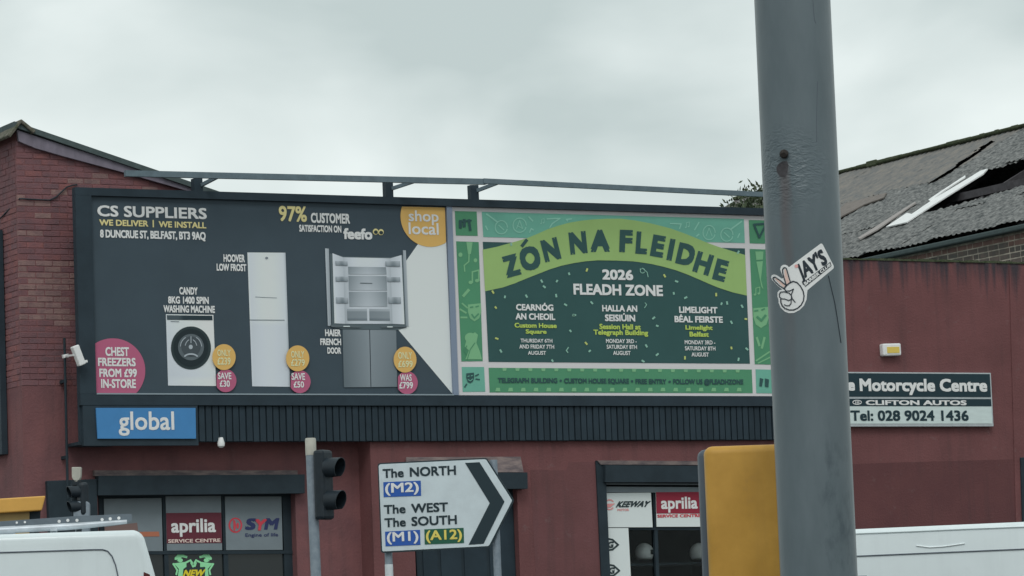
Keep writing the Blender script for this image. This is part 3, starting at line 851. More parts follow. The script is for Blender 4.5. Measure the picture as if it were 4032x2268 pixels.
# french door fridge
T('HAIER', 1280, 1342, 1297, 1324, bold=0.05); T('FRENCH', 1261, 1343, 1333, 1359, bold=0.05); T('DOOR', 1289, 1343, 1368, 1393, bold=0.05)
fd = S('printed_french_door_fridge', [[(1299, 998), (1352, 1010), (1537, 1013), (1590, 1004), (1600, 1290), (1566, 1299), (1350, 1297), (1308, 1288)]], mat('print_steel_shadow', alb((76, 90, 94)), **PR), 2)
PIC('printed_door', [(1349, 1298), (1454, 1299), (1459, 1524), (1354, 1525)], lambda u, v: tone(96 + 26 * u - 6 * v), 3, fd)
PIC('printed_door', [(1457, 1299), (1560, 1300), (1564, 1523), (1462, 1524)], lambda u, v: tone(120 - 14 * u - 6 * v), 3, fd)
PIC('printed_door', [(1280, 978), (1295, 979), (1304, 1284), (1291, 1283)], lambda u, v: tone(158 - 20 * u - 12 * v), 3, fd)
PIC('printed_door', [(1586, 985), (1598, 986), (1609, 1286), (1598, 1284)], lambda u, v: tone(130 + 20 * u - 12 * v), 3, fd)
PIC('printed_door', [(1309, 997), (1351, 1013), (1358, 1275), (1317, 1273)], lambda u, v: tone(176 - 18 * u + 4 * v), 3, fd)
PIC('printed_door', [(1537, 1017), (1581, 1004), (1593, 1277), (1546, 1275)], lambda u, v: tone(158 + 18 * u + 4 * v), 3, fd)
inn = PIC('printed_interior', [(1351, 1013), (1537, 1017), (1546, 1275), (1358, 1275)], lambda u, v: tone(178 - 26 * abs(2 * u - 1) ** 4 - 8 * v), 3, fd, 10, 8)
for k_, q in enumerate(([(1371, 1050), (1520, 1052), (1522, 1081), (1372, 1081)], [(1372, 1086), (1522, 1087), (1524, 1144), (1374, 1144)], [(1374, 1149), (1524, 1149), (1525, 1207), (1376, 1207)])):
    PIC('printed_compartment', q, lambda u, v: tone(112 + 34 * (1 - abs(2 * u - 1) ** 1.6) + 12 * v), 4, fd, 12, 6)
for q in ([(1366, 1216), (1445, 1216), (1446, 1262), (1368, 1262)], [(1454, 1216), (1534, 1217), (1536, 1263), (1455, 1262)]):
    PIC('printed_drawer', q, lambda u, v: tone(112 + 22 * (v < .2) - 14 * (v > .8) + 10 * u), 4, fd, 6, 8)
for q in ([(1320, 1027), (1368, 1029), (1369, 1046), (1321, 1044)], [(1321, 1089), (1369, 1089), (1370, 1108), (1322, 1108)], [(1323, 1170), (1370, 1172), (1371, 1194), (1324, 1194)],
          [(1517, 1029), (1575, 1028), (1576, 1050), (1518, 1048)], [(1524, 1091), (1575, 1091), (1576, 1109), (1525, 1109)], [(1528, 1170), (1578, 1170), (1579, 1195), (1530, 1195)]):
    PIC('printed_bin', q, lambda u, v: tone(140 - 34 * v + 12 * math.sin(9 * u)), 5, fd, 8, 4)
SS('door_line', [[(1418, 1113), (1466, 1114), (1466, 1117), (1418, 1116)], [(1300, 1279), (1420, 1283), (1420, 1290), (1306, 1288)], [(1500, 1284), (1600, 1281), (1602, 1288), (1500, 1290)]], M_INKM, 5, par=fd)
SS('hinge', [[(1352, 1283), (1378, 1283), (1378, 1287), (1352, 1287)], [(1524, 1285), (1546, 1285), (1546, 1289), (1524, 1289)]], M_APPL, 6, par=fd)
for (cx, cy, a, lines, pc, bl) in (((882), 1406, 46, [('ONLY', 856, 908, 1377, 1402), ('£239', 856, 908, 1408, 1436)], (889, 1499), [('SAVE', 858, 911, 1467, 1493), ('£30', 865, 905, 1498, 1523)]),
                                   (1172, 1411, 46, [('ONLY', 1146, 1198, 1382, 1409), ('£279', 1146, 1200, 1415, 1441)], (1181, 1503), [('SAVE', 1148, 1201, 1469, 1496), ('£50', 1156, 1197, 1502, 1526)]),
                                   (1595, 1416, 45, [('ONLY', 1568, 1622, 1386, 1413), ('£699', 1568, 1625, 1420, 1446)], (1603, 1507), [('WAS', 1575, 1621, 1474, 1500), ('£799', 1572, 1626, 1504, 1530)])):
    b2 = S('price_badge', [clip_circle(pc[0], pc[1], 42, 45, xmin=pc[0] - 36)], M_PINK, 6)
    for w in bl: T(*w, ly=7, bold=0.03, par=b2)
    b1_ = S('price_badge', [ell(cx, cy, a, 51)], M_GOLD, 8)
    for w in lines: T(*w, m=M_GOLDT if w[0] != 'x' else M_TXT, ly=9, bold=0.02, par=b1_)
M_CREAM = mat('print_cream', alb((212, 196, 150)), **PR)
for o in ap.children_recursive:
    if o.name.startswith('lettering') and o.parent and o.parent.name.startswith('price_badge') and o.data.materials[0] is M_GOLDT:
        o.data.materials[0] = M_CREAM

# ------------------------------------------------------------------ festival poster
fp = empty('festival_poster', (px2, 0, pz0), 'green festival poster with lime wave banner and white grid border', 'poster')
MB().box((px2 + .003, 0.0, pz0 + .003), (px3 - .003, 0.0105, pz1 - .003)).build('sheet', M_PWHITE, fp)
def SS2(name, polys, m, ly=1, par=None, **k): return sheets(name, polys, P0, ly, m, par or fp, **k)
def S2(name, polys, m, ly=1, par=None, **k): return sheet(name, polys, P0, ly, m, par or fp, **k)
def T2(s, x0, x1, y0, y1, m=M_TXT, ly=3, bold=0.04, cap=True, par=None, **k): return text(s, (x0, x1, y0, y1), P0, ly, m, par or fp, bold, cap, **k)
c_tl = S2('printed_cell', [[(1791, 831), (1877, 833), (1881, 929), (1795, 927)]], M_GREEN)
c_top = S2('printed_band', [[(1897, 834), (2929, 862), (2933, 957), (1903, 933)]], M_TEAL)
c_tr = S2('printed_cell', [[(2948, 866), (3029, 868), (3033, 960), (2952, 958)]], M_GREEN)
c_l = S2('printed_column', [[(1796, 950), (1885, 953), (1901, 1422), (1817, 1423)]], M_GREEN)
c_m = S2('printed_panel', [[(1901, 952), (2933, 978), (2953, 1432), (1924, 1425)]], M_FOREST)
c_r = S2('printed_column', [[(2952, 980), (3034, 983), (3051, 1436), (2972, 1434)]], M_GREEN)
c_bl = S2('printed_cell', [[(1818, 1445), (1906, 1445), (1911, 1542), (1822, 1543)]], M_TEAL)
c_b = S2('printed_band', [[(1924, 1448), (2960, 1455), (2964, 1548), (1928, 1545)]], M_GREEN)
c_br = S2('printed_cell', [[(2975, 1454), (3054, 1456), (3058, 1549), (2978, 1548)]], M_TEAL)
up_ = [(1901, 983), (1955, 972), (2009, 957), (2072, 939), (2115, 921), (2158, 902), (2200, 888), (2240, 877), (2287, 869), (2333, 864), (2390, 861), (2445, 861), (2500, 868), (2560, 879), (2601, 889), (2642, 900), (2690, 917), (2735, 935), (2780, 954), (2829, 972), (2884, 989), (2934, 1004)]
lo_ = [(1910, 1147), (1979, 1132), (2026, 1116), (2072, 1097), (2118, 1079), (2166, 1060), (2212, 1046), (2259, 1036), (2305, 1029), (2352, 1025), (2425, 1026), (2493, 1029), (2530, 1034), (2568, 1040), (2615, 1051), (2661, 1064), (2707, 1081), (2754, 1101), (2790, 1117), (2829, 1133), (2884, 1151), (2941, 1164)]
S2('printed_banner', [[up_[i], up_[i + 1], lo_[i + 1], lo_[i]] for i in range(len(up_) - 1)], M_LIME, 2)
def letter(ch, cx, cy, w, h, rot, m=M_FOREST):
    a = math.radians(rot); ux, uy = math.cos(a), -math.sin(a); vx, vy = -math.sin(a) , -math.cos(a)
    q = [(cx + sx * ux * w / 2 + sy * vx * h / 2, cy + sx * uy * w / 2 + sy * vy * h / 2) for sx, sy in ((-1, 1), (1, 1), (1, -1), (-1, -1))]
    return text(ch, None, P0, 3, m, fp, 0.075, False, quad=q)
for a in (('Z', 2014, 1046, 60, 86, 15), ('O', 2087, 1017, 80, 95, 12), ('N', 2169, 983, 66, 88, 14), ('N', 2276, 956, 68, 88, 6), ('A', 2363, 948, 76, 88, 1),
          ('F', 2465, 949, 51, 88, -2), ('L', 2527, 956, 45, 88, -4), ('E', 2591, 969, 51, 86, -10), ('I', 2642, 983, 21, 86, -11), ('D', 2701, 1002, 69, 85, -13), ('H', 2769, 1037, 66, 84, -17), ('E', 2838, 1064, 50, 85, -15)):
    letter(*a)
S2('lettering', stroke([(2056, 968), (2073, 946)], 13), M_FOREST, 3)
T2('2026', 2371, 2493, 1062, 1102, bold=0.05); T2('FLEADH ZONE', 2258, 2610, 1120, 1163, bold=0.05)
for w in (('CEARNÓG', 2032, 2179, 1198, 1223), ('AN CHEOIL', 2030, 2186, 1234, 1259), ('HALLA AN', 2371, 2509, 1202, 1227), ('SEISIÚIN', 2382, 2501, 1239, 1265),
          ('LIMELIGHT', 2674, 2825, 1208, 1233), ('BÉAL FEIRSTE', 2656, 2846, 1245, 1270)): T2(*w, bold=0.05)
for w in (('Custom House', 2026, 2192, 1272, 1291), ('Session Hall at', 2360, 2523, 1276, 1297), ('Limelight', 2699, 2806, 1281, 1304), ('Belfast', 2715, 2791, 1306, 1326),
          ('Square', 2070, 2152, 1297, 1319), ('Telegraph Building', 2337, 2552, 1299, 1325)): T2(*w, m=M_LIMET, bold=0.05, cap=False)
for w in (('THURSDAY 6TH', 2050, 2175, 1334, 1349), ('AND FRIDAY 7TH', 2045, 2182, 1357, 1373), ('AUGUST', 2079, 2150, 1382, 1397), ('MONDAY 3RD -', 2386, 2507, 1335, 1351),
          ('SATURDAY 8TH', 2389, 2508, 1358, 1374), ('AUGUST', 2414, 2483, 1382, 1398), ('MONDAY 3RD -', 2696, 2816, 1340, 1356), ('SATURDAY 8TH', 2697, 2817, 1364, 1380), ('AUGUST', 2723, 2791, 1388, 1404)):
    T2(*w, bold=0.03)
for w in (('TELEGRAPH BUILDING', 1960, 2195, 1488, 1508), ('CUSTOM HOUSE SQUARE', 2221, 2477, 1490, 1510), ('FREE ENTRY', 2502, 2624, 1492, 1512), ('FOLLOW US @FLEADHZONE', 2650, 2927, 1493, 1513)): T2(*w, m=M_FOREST, bold=0.06)
SS2('bullet', [ell(x, y, 5, 5, 14) for x, y in ((2208, 1499), (2489, 1501), (2637, 1503))], M_FOREST, 3)
SS2('printed_trim', [[(x, 1449 + (x - 1940) * .007), (x + 17, 1449 + (x - 1940) * .007), (x + 15, 1460 + (x - 1940) * .007), (x + 2, 1460 + (x - 1940) * .007)] for x in range(1978, 2930, 51)] +
   [[(x + 4, 1527), (x + 18, 1527), (x + 20, 1541), (x, 1541)] for x in range(1950, 2950, 50)], M_GREENL, 2)
cf = []; cfy = []
for i, (x, y, a) in enumerate([(2241, 1078, 70), (2311, 1063, 110), (2133, 1107, 60), (2193, 1107, 120), (2143, 1129, 40), (1941, 1150, 60), (1988, 1169, 100), (2073, 1166, 60), (2190, 1164, 80), (1952, 1211, 50), (2227, 1200, 30), (2330, 1192, 50), (2258, 1242, 10),
                                (2617, 1086, 60), (2664, 1108, 20), (2653, 1155, 80), (2700, 1172, 150), (2820, 1160, 90), (2841, 1196, 110), (2863, 1193, 80), (2922, 1206, 60), (2937, 1256, 10), (2880, 1269, 60), (2574, 1252, 140), (2588, 1283, 20),
                                (1956, 1333, 20), (1972, 1382, 60), (2246, 1303, 50), (2262, 1240, 10), (2308, 1352, 50), (2322, 1382, 140), (2545, 1362, 60), (2588, 1396, 140), (2880, 1370, 80), (2941, 1374, 40), (2908, 1415, 100), (2175, 1420, 60), (2697, 1409, 90), (2532, 1422, 30), (2013, 962, 80), (2907, 993, 120)]):
    ln = 9 if i % 3 else 6; r_ = math.radians(a); dx, dy = math.cos(r_) * ln, math.sin(r_) * ln
    (cfy if i % 4 == 1 else cf).append(stroke([(x - dx / 2, y - dy / 2), (x + dx / 2, y + dy / 2)], 7)[0])
SS2('confetti', cf, M_CONF, 3)
SS2('confetti', cfy, M_CONFY, 3)
SS2('streamer', [stroke(arc(2530, 1066, 9, 9, 20, 330), 3) + stroke([(2520, 1060), (2530, 1056), (2548, 1072), (2552, 1090)], 3), stroke([(2540, 1192), (2546, 1200), (2538, 1212)], 3), stroke([(2238, 1368), (2230, 1380), (2236, 1388)], 4)], M_CONF, 3)
# line drawings on the border: banjos, notes, microphone, masks, a dancer, a tankard
def note(x, y, s_): return [ell(x, y, 7 * s_, 6 * s_, 14), ell(x + 22 * s_, y - 6 * s_, 7 * s_, 6 * s_, 14)] + stroke([(x + 6 * s_, y), (x + 6 * s_, y - 36 * s_), (x + 28 * s_, y - 42 * s_), (x + 28 * s_, y - 6 * s_)], 5 * s_)
def banjo(x, y, fl): return stroke(arc(x, y, 24, 26, 0, 360, 22), 4) + stroke([(x - 14 * fl, y - 20), (x - 58 * fl, y - 52)], 6) + stroke([(x - 10, y - 8), (x + 10, y + 10)], 4)
def mask(x, y, s_): return [[(x - 30 * s_, y - 34 * s_), (x + 30 * s_, y - 40 * s_), (x + 32 * s_, y), (x + 22 * s_, y + 30 * s_), (x, y + 44 * s_), (x - 20 * s_, y + 30 * s_), (x - 30 * s_, y)]]
SS2('printed_banjo', [banjo(1974, 895, 1), banjo(2862, 924, -1)], M_TEALL, 2, par=c_top)
SS2('printed_drum', [stroke(arc(2046, 887, 26, 28, 0, 360, 22), 4) + stroke([(2034, 900), (2046, 868), (2058, 900), (2036, 888)], 3), stroke(arc(2792, 916, 24, 28, 0, 360, 22), 4) + stroke([(2780, 930), (2792, 898), (2804, 930)], 3)], M_TEALL, 2, par=c_top)
SS2('printed_note', [note(2130, 880, .45), note(2700, 895, .5)], M_TEALL, 2, par=c_top)
SS2('printed_mark', [stroke(q, 5) for q in ([(2082, 854), (2098, 870)], [(2154, 862), (2205, 860), (2175, 880), (2165, 895)], [(1912, 890), (1920, 905)], [(2085, 915), (2092, 900), (2100, 906)], [(2235, 870), (2230, 864), (2250, 862)],
     [(2735, 905), (2752, 876)], [(2640, 880), (2682, 882), (2676, 900)], [(2905, 935), (2912, 920)], [(2743, 930), (2752, 922)])], M_TEALL, 2, par=c_top)
# left column: microphone, note, mask, dancer
S2('printed_microphone', [[(1836, 953), (1861, 954), (1854, 1000), (1843, 1000)]] + stroke([(1847, 998), (1846, 1030), (1828, 1045), (1830, 1068)], 5), M_GREENL, 2, par=c_l)
S2('printed_note', note(1853, 1112, 1.15), M_GREENL, 2, par=c_l)
SS2('printed_dot', [ell(1813, 1003, 8, 9, 14), ell(1872, 1025, 7, 8, 14)], M_GREENL, 2, par=c_l)
SS2('printed_mark', [stroke([(1825, 1165), (1845, 1142)], 11), stroke([(1812, 1218), (1835, 1232)], 7), stroke([(1815, 1250), (1838, 1250)], 7), stroke([(1820, 1195), (1840, 1212)], 6)], M_GREENL, 2, par=c_l)
mk = S2('printed_mask', mask(1868, 1228, .85), M_GREENL, 2)
SS2('mask_feature', [stroke([(1858, 1238), (1868, 1252), (1884, 1236)], 6), stroke([(1852, 1210), (1862, 1208)], 5), stroke([(1874, 1208), (1884, 1205)], 5)], M_GREEN, 3, par=mk)
dn = S2('printed_dancer', [[(1838, 1330), (1870, 1308), (1882, 1318), (1876, 1350), (1890, 1385), (1898, 1415), (1832, 1415), (1846, 1380), (1830, 1365)], ell(1852, 1330, 22, 20, 18)], M_GREENL, 2)
SS2('dancer_line', [stroke([(1840, 1415), (1852, 1375), (1870, 1350)], 3), stroke([(1838, 1362), (1828, 1380), (1838, 1395)], 4)], M_GREEN, 3, par=dn)
# corner cells: players, harp, mask, tankards
S2('printed_band_group', stroke([(1813, 870), (1813, 895)], 12) + stroke([(1828, 866), (1828, 890)], 12) + stroke([(1846, 866), (1852, 905)], 10) + stroke([(1815, 872), (1855, 868)], 7), M_FOREST, 3, par=c_tl)
S2('printed_harp', stroke([(2969, 884), (3018, 880), (2990, 935), (2969, 884)], 8), M_FOREST, 3, par=c_tr)
mk = S2('printed_mask', mask(1851, 1487, .5), M_FOREST, 3)
SS2('mask_feature', [stroke([(1842, 1482), (1848, 1480)], 3), stroke([(1855, 1480), (1861, 1478)], 3), stroke([(1843, 1494), (1852, 1500), (1861, 1492)], 3)], M_TEAL, 4, par=mk)
SS2('printed_mark', [stroke([(1872, 1480), (1884, 1474)], 5), stroke([(1874, 1492), (1888, 1494)], 5), stroke([(1838, 1512), (1830, 1524)], 5)], M_FOREST, 3, par=c_bl)
SS2('printed_tankard', [[(2992, 1488), (3006, 1492), (3000, 1522), (2990, 1520)], [(3012, 1490), (3028, 1494), (3026, 1525), (3012, 1522)]], M_FOREST, 3, par=c_br)
# right column
S2('printed_microphone', [[(2974, 990), (3006, 990), (3004, 1022), (2978, 1024)], [(2978, 1030), (3004, 1028), (2996, 1100), (3006, 1140), (2998, 1130)]], M_GREENL, 2, par=c_r)
mk = S2('printed_mask', mask(2996, 1248, 1.0), M_GREENL, 2)
SS2('mask_feature', [stroke([(2982, 1248), (2998, 1262), (3014, 1242)], 9), stroke([(2972, 1224), (2984, 1222)], 6), stroke([(3000, 1220), (3010, 1216)], 6)], M_GREEN, 3, par=mk)
S2('printed_note', note(2972, 1160, .7), M_GREENL, 2, par=c_r)
SS2('printed_mark', [stroke([(2980, 1330), (2990, 1360)], 9), stroke([(3010, 1330), (3000, 1370)], 9), stroke([(2978, 1420), (3030, 1385)], 6), stroke([(2985, 1430), (3036, 1405)], 5)], M_GREENL, 2, par=c_r)

# ------------------------------------------------------------------ signs on and under the billboard
gp = FY(-0.075)
gs = empty('network_sign', gp.at(580, 1727), 'bright blue sign with white lowercase word on the black apron', 'sign')
block('panel', [(378, 1606), (770, 1606), (772, 1727), (385, 1727)], gp, 0.02, M_BLUE, gs)
text('global', (467, 686, 1620, 1716), gp, 1, M_TXT, gs, 0.02, False)
dc = gp.at(873, 1745)
dcam = empty('dome_camera', tuple(dc), 'small white dome camera hanging under the left apron', 'camera')
MB().tube([dc + [0, .02, .06], dc + [0, .02, 0.0], dc + [0, .02, -.035], dc + [0, .02, -.055]], [0.03, 0.048, 0.044, 0.02], 14).build('dome', M_WPLAS, dcam, smooth=True)
MB().box(tuple(dc + [-.02, 0, .05]), tuple(dc + [.02, .12, .075])).build('bracket', M_WPLAS, dcam)

MSP = FY(YR - 0.09)
ms = empty('motorcycle_shop_sign', MSP.at(3580, 1680), 'wide black and white shop sign with telephone number on the right wall', 'sign')
xl_, xr_ = MSP.at(3228, 1560)[0], MSP.at(3908, 1570)[0]
zt_, zb_ = MSP.at(3907, 1468)[2], MSP.at(3907, 1679)[2]
MB().box((xl_, YR - 0.085, zb_), (xr_, YR - .002, zt_)).build('frame', M_SILVER, ms, bevel=0.006)
zA, zB_, zC, zD = MSP.at(3600, 1562.5)[2], MSP.at(3600, 1570.5)[2], MSP.at(3600, 1599)[2], MSP.at(3600, 1668)[2]
def fl(n_, z0, z1, m): return MB().add([(xl_ + .025, YR - .09, z0), (xr_ - .025, YR - .09, z0), (xr_ - .025, YR - .09, z1), (xl_ + .025, YR - .09, z1)], [(0, 1, 2, 3)]).build(n_, m, ms)
zTop = zt_ - .018
fl('black_panel', zA, zTop, M_MBLACK); fl('black_panel', zC, zB_, M_MBLACK); fl('white_panel', zD, zC - .006, M_MWHITE)
text('Motorcycle Centre', (3385, 3887, 1491, 1556), MSP, 1, M_TXT, ms, 0.048, False)
text('The', (3270, 3366, 1491, 1538), MSP, 1, M_TXT, ms, 0.06)
text('CLIFTON AUTOS', (3409, 3806, 1576, 1595), MSP, 1, M_TXT, ms, 0.05)
sheet('emblem', stroke(arc(3375, 1584, 17, 8, 0, 360, 20), 3) + [[(3368, 1580), (3371, 1580), (3371, 1589), (3368, 1589)], [(3374, 1580), (3377, 1580), (3377, 1589), (3374, 1589)], [(3380, 1580), (3383, 1580), (3383, 1589), (3380, 1589)]], MSP, 1, M_TXT, ms)
text('Tel: 028 9024 1436', (3349, 3814, 1616, 1657), MSP, 1, M_MBLACK, ms, 0.04)
# floodlight on the right wall
FP = FY(YR - 0.10)
fl_ = empty('wall_light', FP.at(3513, 1401), 'small square white wall light with yellow reflector', 'light')
block('housing', [(3476, 1353), (3548, 1351), (3551, 1399), (3479, 1401)], FP, 0.10, M_WPLAS, fl_, bevel=0.02)
block('reflector', [(3493, 1366), (3541, 1365), (3543, 1389), (3495, 1390)], FP, 0.01, M_YREFL, fl_, front=0.006)

# dark window frame beginning at the picture's right edge
block('shopfront_surround', [(4020, 1801), (4600, 1790), (4620, 2330), (4036, 2330)], FY(YR - 0.04), 0.038, M_DARK, shop, bevel=0.01)
block('corner_pilaster', [(3974, 1046), (4700, 1060), (4740, 2400), (4010, 2400)], FY(YR - 0.012), 0.0115, M_REDR, shop)

# cable on the wall
PC = FY(YL - 0.02)
cpts = [np.array([xc - .02, YL + .6, PC.at(40, 800)[2] - .12])] + [PC.at(*q) for q in ((78, 782), (97, 783), (150, 786), (196, 788), (221, 776), (262, 737), (285, 729), (304, 727))]
o = MB().tube(cpts, 0.009, 8).build('cable', M_CABLE, None, 'black cable drooping across the corner brickwork into the billboard', 'cable', origin=tuple(cpts[4]))
# camera mast
PM = FY(YL - 0.16)
mt = empty('camera_mast', PM.at(265, 1892), 'thin black mast left of the billboard carrying a camera', 'pole')
MB().tube([PM.at(253.5, 1331), PM.at(267, 1960)], 0.016, 10).build('pole', M_DARK, mt)
MB().box(tuple(PM.at(258, 1500) + [-.02, 0, -.02]), tuple(PM.at(258, 1500) + [.02, .16, .02])).build('wall_clamp', M_DARK, mt)
MB().box(tuple(PM.at(264, 1800) + [-.02, 0, -.02]), tuple(PM.at(264, 1800) + [.02, .16, .02])).build('wall_clamp', M_DARK, mt)
PCm = FY(-0.15)
sc = empty('security_camera', PCm.at(300, 1400), 'white box security camera tilted down on the black mast', 'camera')
a, b = PCm.at(293, 1362), PCm.at(322, 1438)
d = (b - a); dn = d / np.linalg.norm(d)
side = np.array([0, 1.0, 0]); oth = np.cross(dn, side)
MB().obox((a + b) / 2, d / 2, side * 0.05, oth * 0.045).build('housing', M_WPLAS, sc, bevel=0.012)
MB().bar(b - dn * .05 + oth * -.03, PCm.at(343, 1422), 0.03).build('lens_hood', M_WPLAS, sc)
MB().bar(PM.at(257, 1402), PCm.at(292, 1398), 0.022).build('bracket', M_WPLAS, sc)
MB().bar(PM.at(247, 1404), PM.at(268, 1400), 0.05, 0.045).build('clamp', M_WPLAS, sc)

# ------------------------------------------------------------------ signs inside the shop windows
def winsign(name, label, quad, P, th=0.012, m=M_GREYPANEL):
    e_ = empty(name, P.at(*quad[3]), label, 'sign')
    block('board', quad, P, th, m, e_)
    return e_
PW_ = FY(YL + 0.125)
w1 = winsign('window_sign', 'grey window board with orange lettering behind the van, leftmost', [(409, 1964), (636, 1961), (641, 2170), (414, 2170)], PW_)
sheet('lettering', [[(548, 2094), (626, 2093), (628, 2112), (549, 2113)]], PW_, 1, M_ORANGE, w1)
sheet('stripe', [[(412, 2075), (540, 2058), (545, 2100), (412, 2092)]], PW_, 1, mat('print_brown', alb((104, 92, 88)), **PR), w1)
w2 = winsign('window_sign', 'dark red service centre board in the left shop window', [(652, 1954), (870, 1952), (875, 2166), (658, 2168)], PW_)
sheet('red_field', [[(654, 2020), (871, 2018), (874, 2138), (657, 2140)]], PW_, 1, M_REDSIGN, w2)
text('aprilia', (674, 850, 2042, 2113), PW_, 2, M_TXT, w2, 0.035, False)
text('SERVICE CENTRE', (662, 868, 2122, 2136), PW_, 2, mat('print_pinkish', alb((196, 168, 160)), **PR), w2, 0.04)
w3 = winsign('window_sign', 'grey board with round red emblem and navy letters in the left shop window', [(886, 1955), (1108, 1955), (1113, 2165), (891, 2166)], PW_)
sheet('emblem', [ell(927, 2068, 27, 30)], PW_, 1, M_REDINK, w3)
sheet('emblem', [ell(927, 2068, 20, 24)], PW_, 2, M_GREYPANEL, w3)
sheet('emblem', [[(918, 2046), (926, 2050), (930, 2068), (926, 2090), (920, 2088)], ell(936, 2070, 5, 12, 14)], PW_, 3, M_REDINK, w3)
text('S', (968, 1008, 2041, 2086), PW_, 1, M_NAVY, w3, 0.06, shear=0.25)
text('Y', (1002, 1048, 2044, 2088), PW_, 2, M_REDINK, w3, 0.05, shear=0.2)
text('M', (1044, 1096, 2040, 2085), PW_, 1, M_NAVY, w3, 0.06, shear=0.2)
text('Engine of life', (966, 1095, 2099, 2117), PW_, 1, M_NAVY, w3, 0.02, False)
PGl = FY(YL + 0.166)
w4 = empty('window_sticker', PGl.at(770, 2290), 'green window sticker of two hatted figures over a yellow word', 'sticker')
def fig(fl_, cx):
    q = []
    X = lambda v: cx + fl_ * v
    q += [[(X(-18), 2190), (X(-10), 2178), (X(4), 2177), (X(14), 2186), (X(26), 2190), (X(24), 2198), (X(6), 2194), (X(-14), 2204), (X(-24), 2204), (X(-24), 2196)]]
    q += stroke([(X(-14), 2208), (X(6), 2208)], 3) + [ell(X(-2), 2206, 10, 8, 16)]
    q += [[(X(-28), 2218), (X(22), 2212), (X(22), 2232), (X(10), 2240), (X(6), 2290), (X(-14), 2290), (X(-8), 2240)]]
    q += stroke([(X(-30), 2220), (X(-14), 2245), (X(-18), 2262)], 7)
    q += stroke([(X(18), 2216), (X(38), 2206), (X(48), 2222)], 7)
    return q
sheet('figure', fig(1, 712), PGl, 1, M_STGREEN, w4)
sheet('figure', fig(-1, 810), PGl, 1, M_STGREEN, w4)
sheet('figure', stroke([(752, 2216), (760, 2232), (772, 2216)], 6) + [[(752, 2214), (764, 2224), (776, 2212), (770, 2232), (756, 2232)]], PGl, 1, M_STGREEN, w4)
sheet('field', [[(728, 2236), (808, 2232), (806, 2300), (720, 2300)]], PGl, 2, M_INKD, w4)
text('NEW', (724, 806, 2243, 2270), PGl, 3, M_STYEL, w4, 0.06, shear=0.12)

PWR = FY(YR + 0.07)
w5 = winsign('window_sign', 'white board with red swoosh emblem in the right shop window', [(2378, 1941), (2563, 1940), (2570, 2076), (2383, 2076)], PWR, m=M_WHITE)
sheet('emblem', stroke(arc(2400, 1987, 18, 19, 40, 320, 18), 5) + [[(2384, 1984), (2422, 1982), (2404, 1998), (2386, 1998)]], PWR, 1, M_REDPALE, w5)
text('KEEWAY', (2431, 2557, 1973, 1997), PWR, 1, M_INKD, w5, 0.06, shear=0.12)
text('MOTOR', (2431, 2477, 2003, 2012), PWR, 1, M_REDPALE, w5, 0.05)
w6 = winsign('window_sign', 'crimson and white service centre board next to the yellow box', [(2583, 1938), (2757, 1937), (2762, 2074), (2586, 2074)], PWR, m=M_WHITE)
sheet('red_field', [[(2583, 1938), (2757, 1937), (2760, 2022), (2585, 2022)]], PWR, 1, M_REDSIGN2, w6)
text('aprilia', (2603, 2747, 1956, 2018), PWR, 2, M_TXT, w6, 0.035, False)
text('SERVICE CENTRE', (2588, 2760, 2025, 2037), PWR, 1, M_REDINK, w6, 0.05)
w7 = winsign('window_banner', 'tall white window banner with repeated dark leaf shaped logos', [(2386, 2079), (2474, 2079), (2492, 2420), (2402, 2420)], PWR, m=M_WHITE)
for cy in (2145, 2247, 2349):
    k_ = (cy - 2145) * .045
    sheet('emblem', stroke([(2390 + k_, cy - 24), (2412 + k_, cy - 20), (2434 + k_, cy), (2412 + k_, cy + 19), (2390 + k_, cy + 22)], 7), PWR, 1, M_INKD, w7)
    text('G', (2393 + k_, 2416 + k_, cy - 13, cy + 12), PWR, 2, M_INKD, w7, 0.05, shear=.2)
# helmets on a shelf inside
def helmet(px, py, label):
    P = FY(YR + 0.55); c = P.at(px, py)
    h = empty('helmet', tuple(c + [0, 0, -.12]), label, 'helmet', 'white helmets on the window shelf')
    bm = bmesh.new(); bmesh.ops.create_uvsphere(bm, u_segments=20, v_segments=14, radius=0.125)
    for v in bm.verts:
        if v.co.z < -0.06: v.co.z = -0.06 - (v.co.z + .06) * 0.1 - .03
        v.co.y *= 1.15; v.co.z *= 1.05
    me = bpy.data.meshes.new('shell'); bm.to_mesh(me); bm.free(); me.shade_smooth(); me.materials.append(M_WPLAS)
    o = bpy.data.objects.new('shell', me); COL.objects.link(o); o.parent = h; o.location = (0, 0, .12)
    MB().box(tuple(c + [.02, -.15, -.03]), tuple(c + [.105, -.10, .035])).build('visor', M_GLASSD, h, bevel=0.015)
helmet(2536, 2176, 'white motorcycle helmet behind the window mullion')
helmet(2752, 2176, 'white motorcycle helmet half hidden by the yellow box')
hz = FY(YR + .55).at(2600, 2210)[2] - .03
MB().box((wr[0] - .1, YR + .35, hz - .03), (wr[1], YR + .8, hz)).build('shelf', M_DARK, None, 'dark display shelf inside the right shop window', 'shelf')

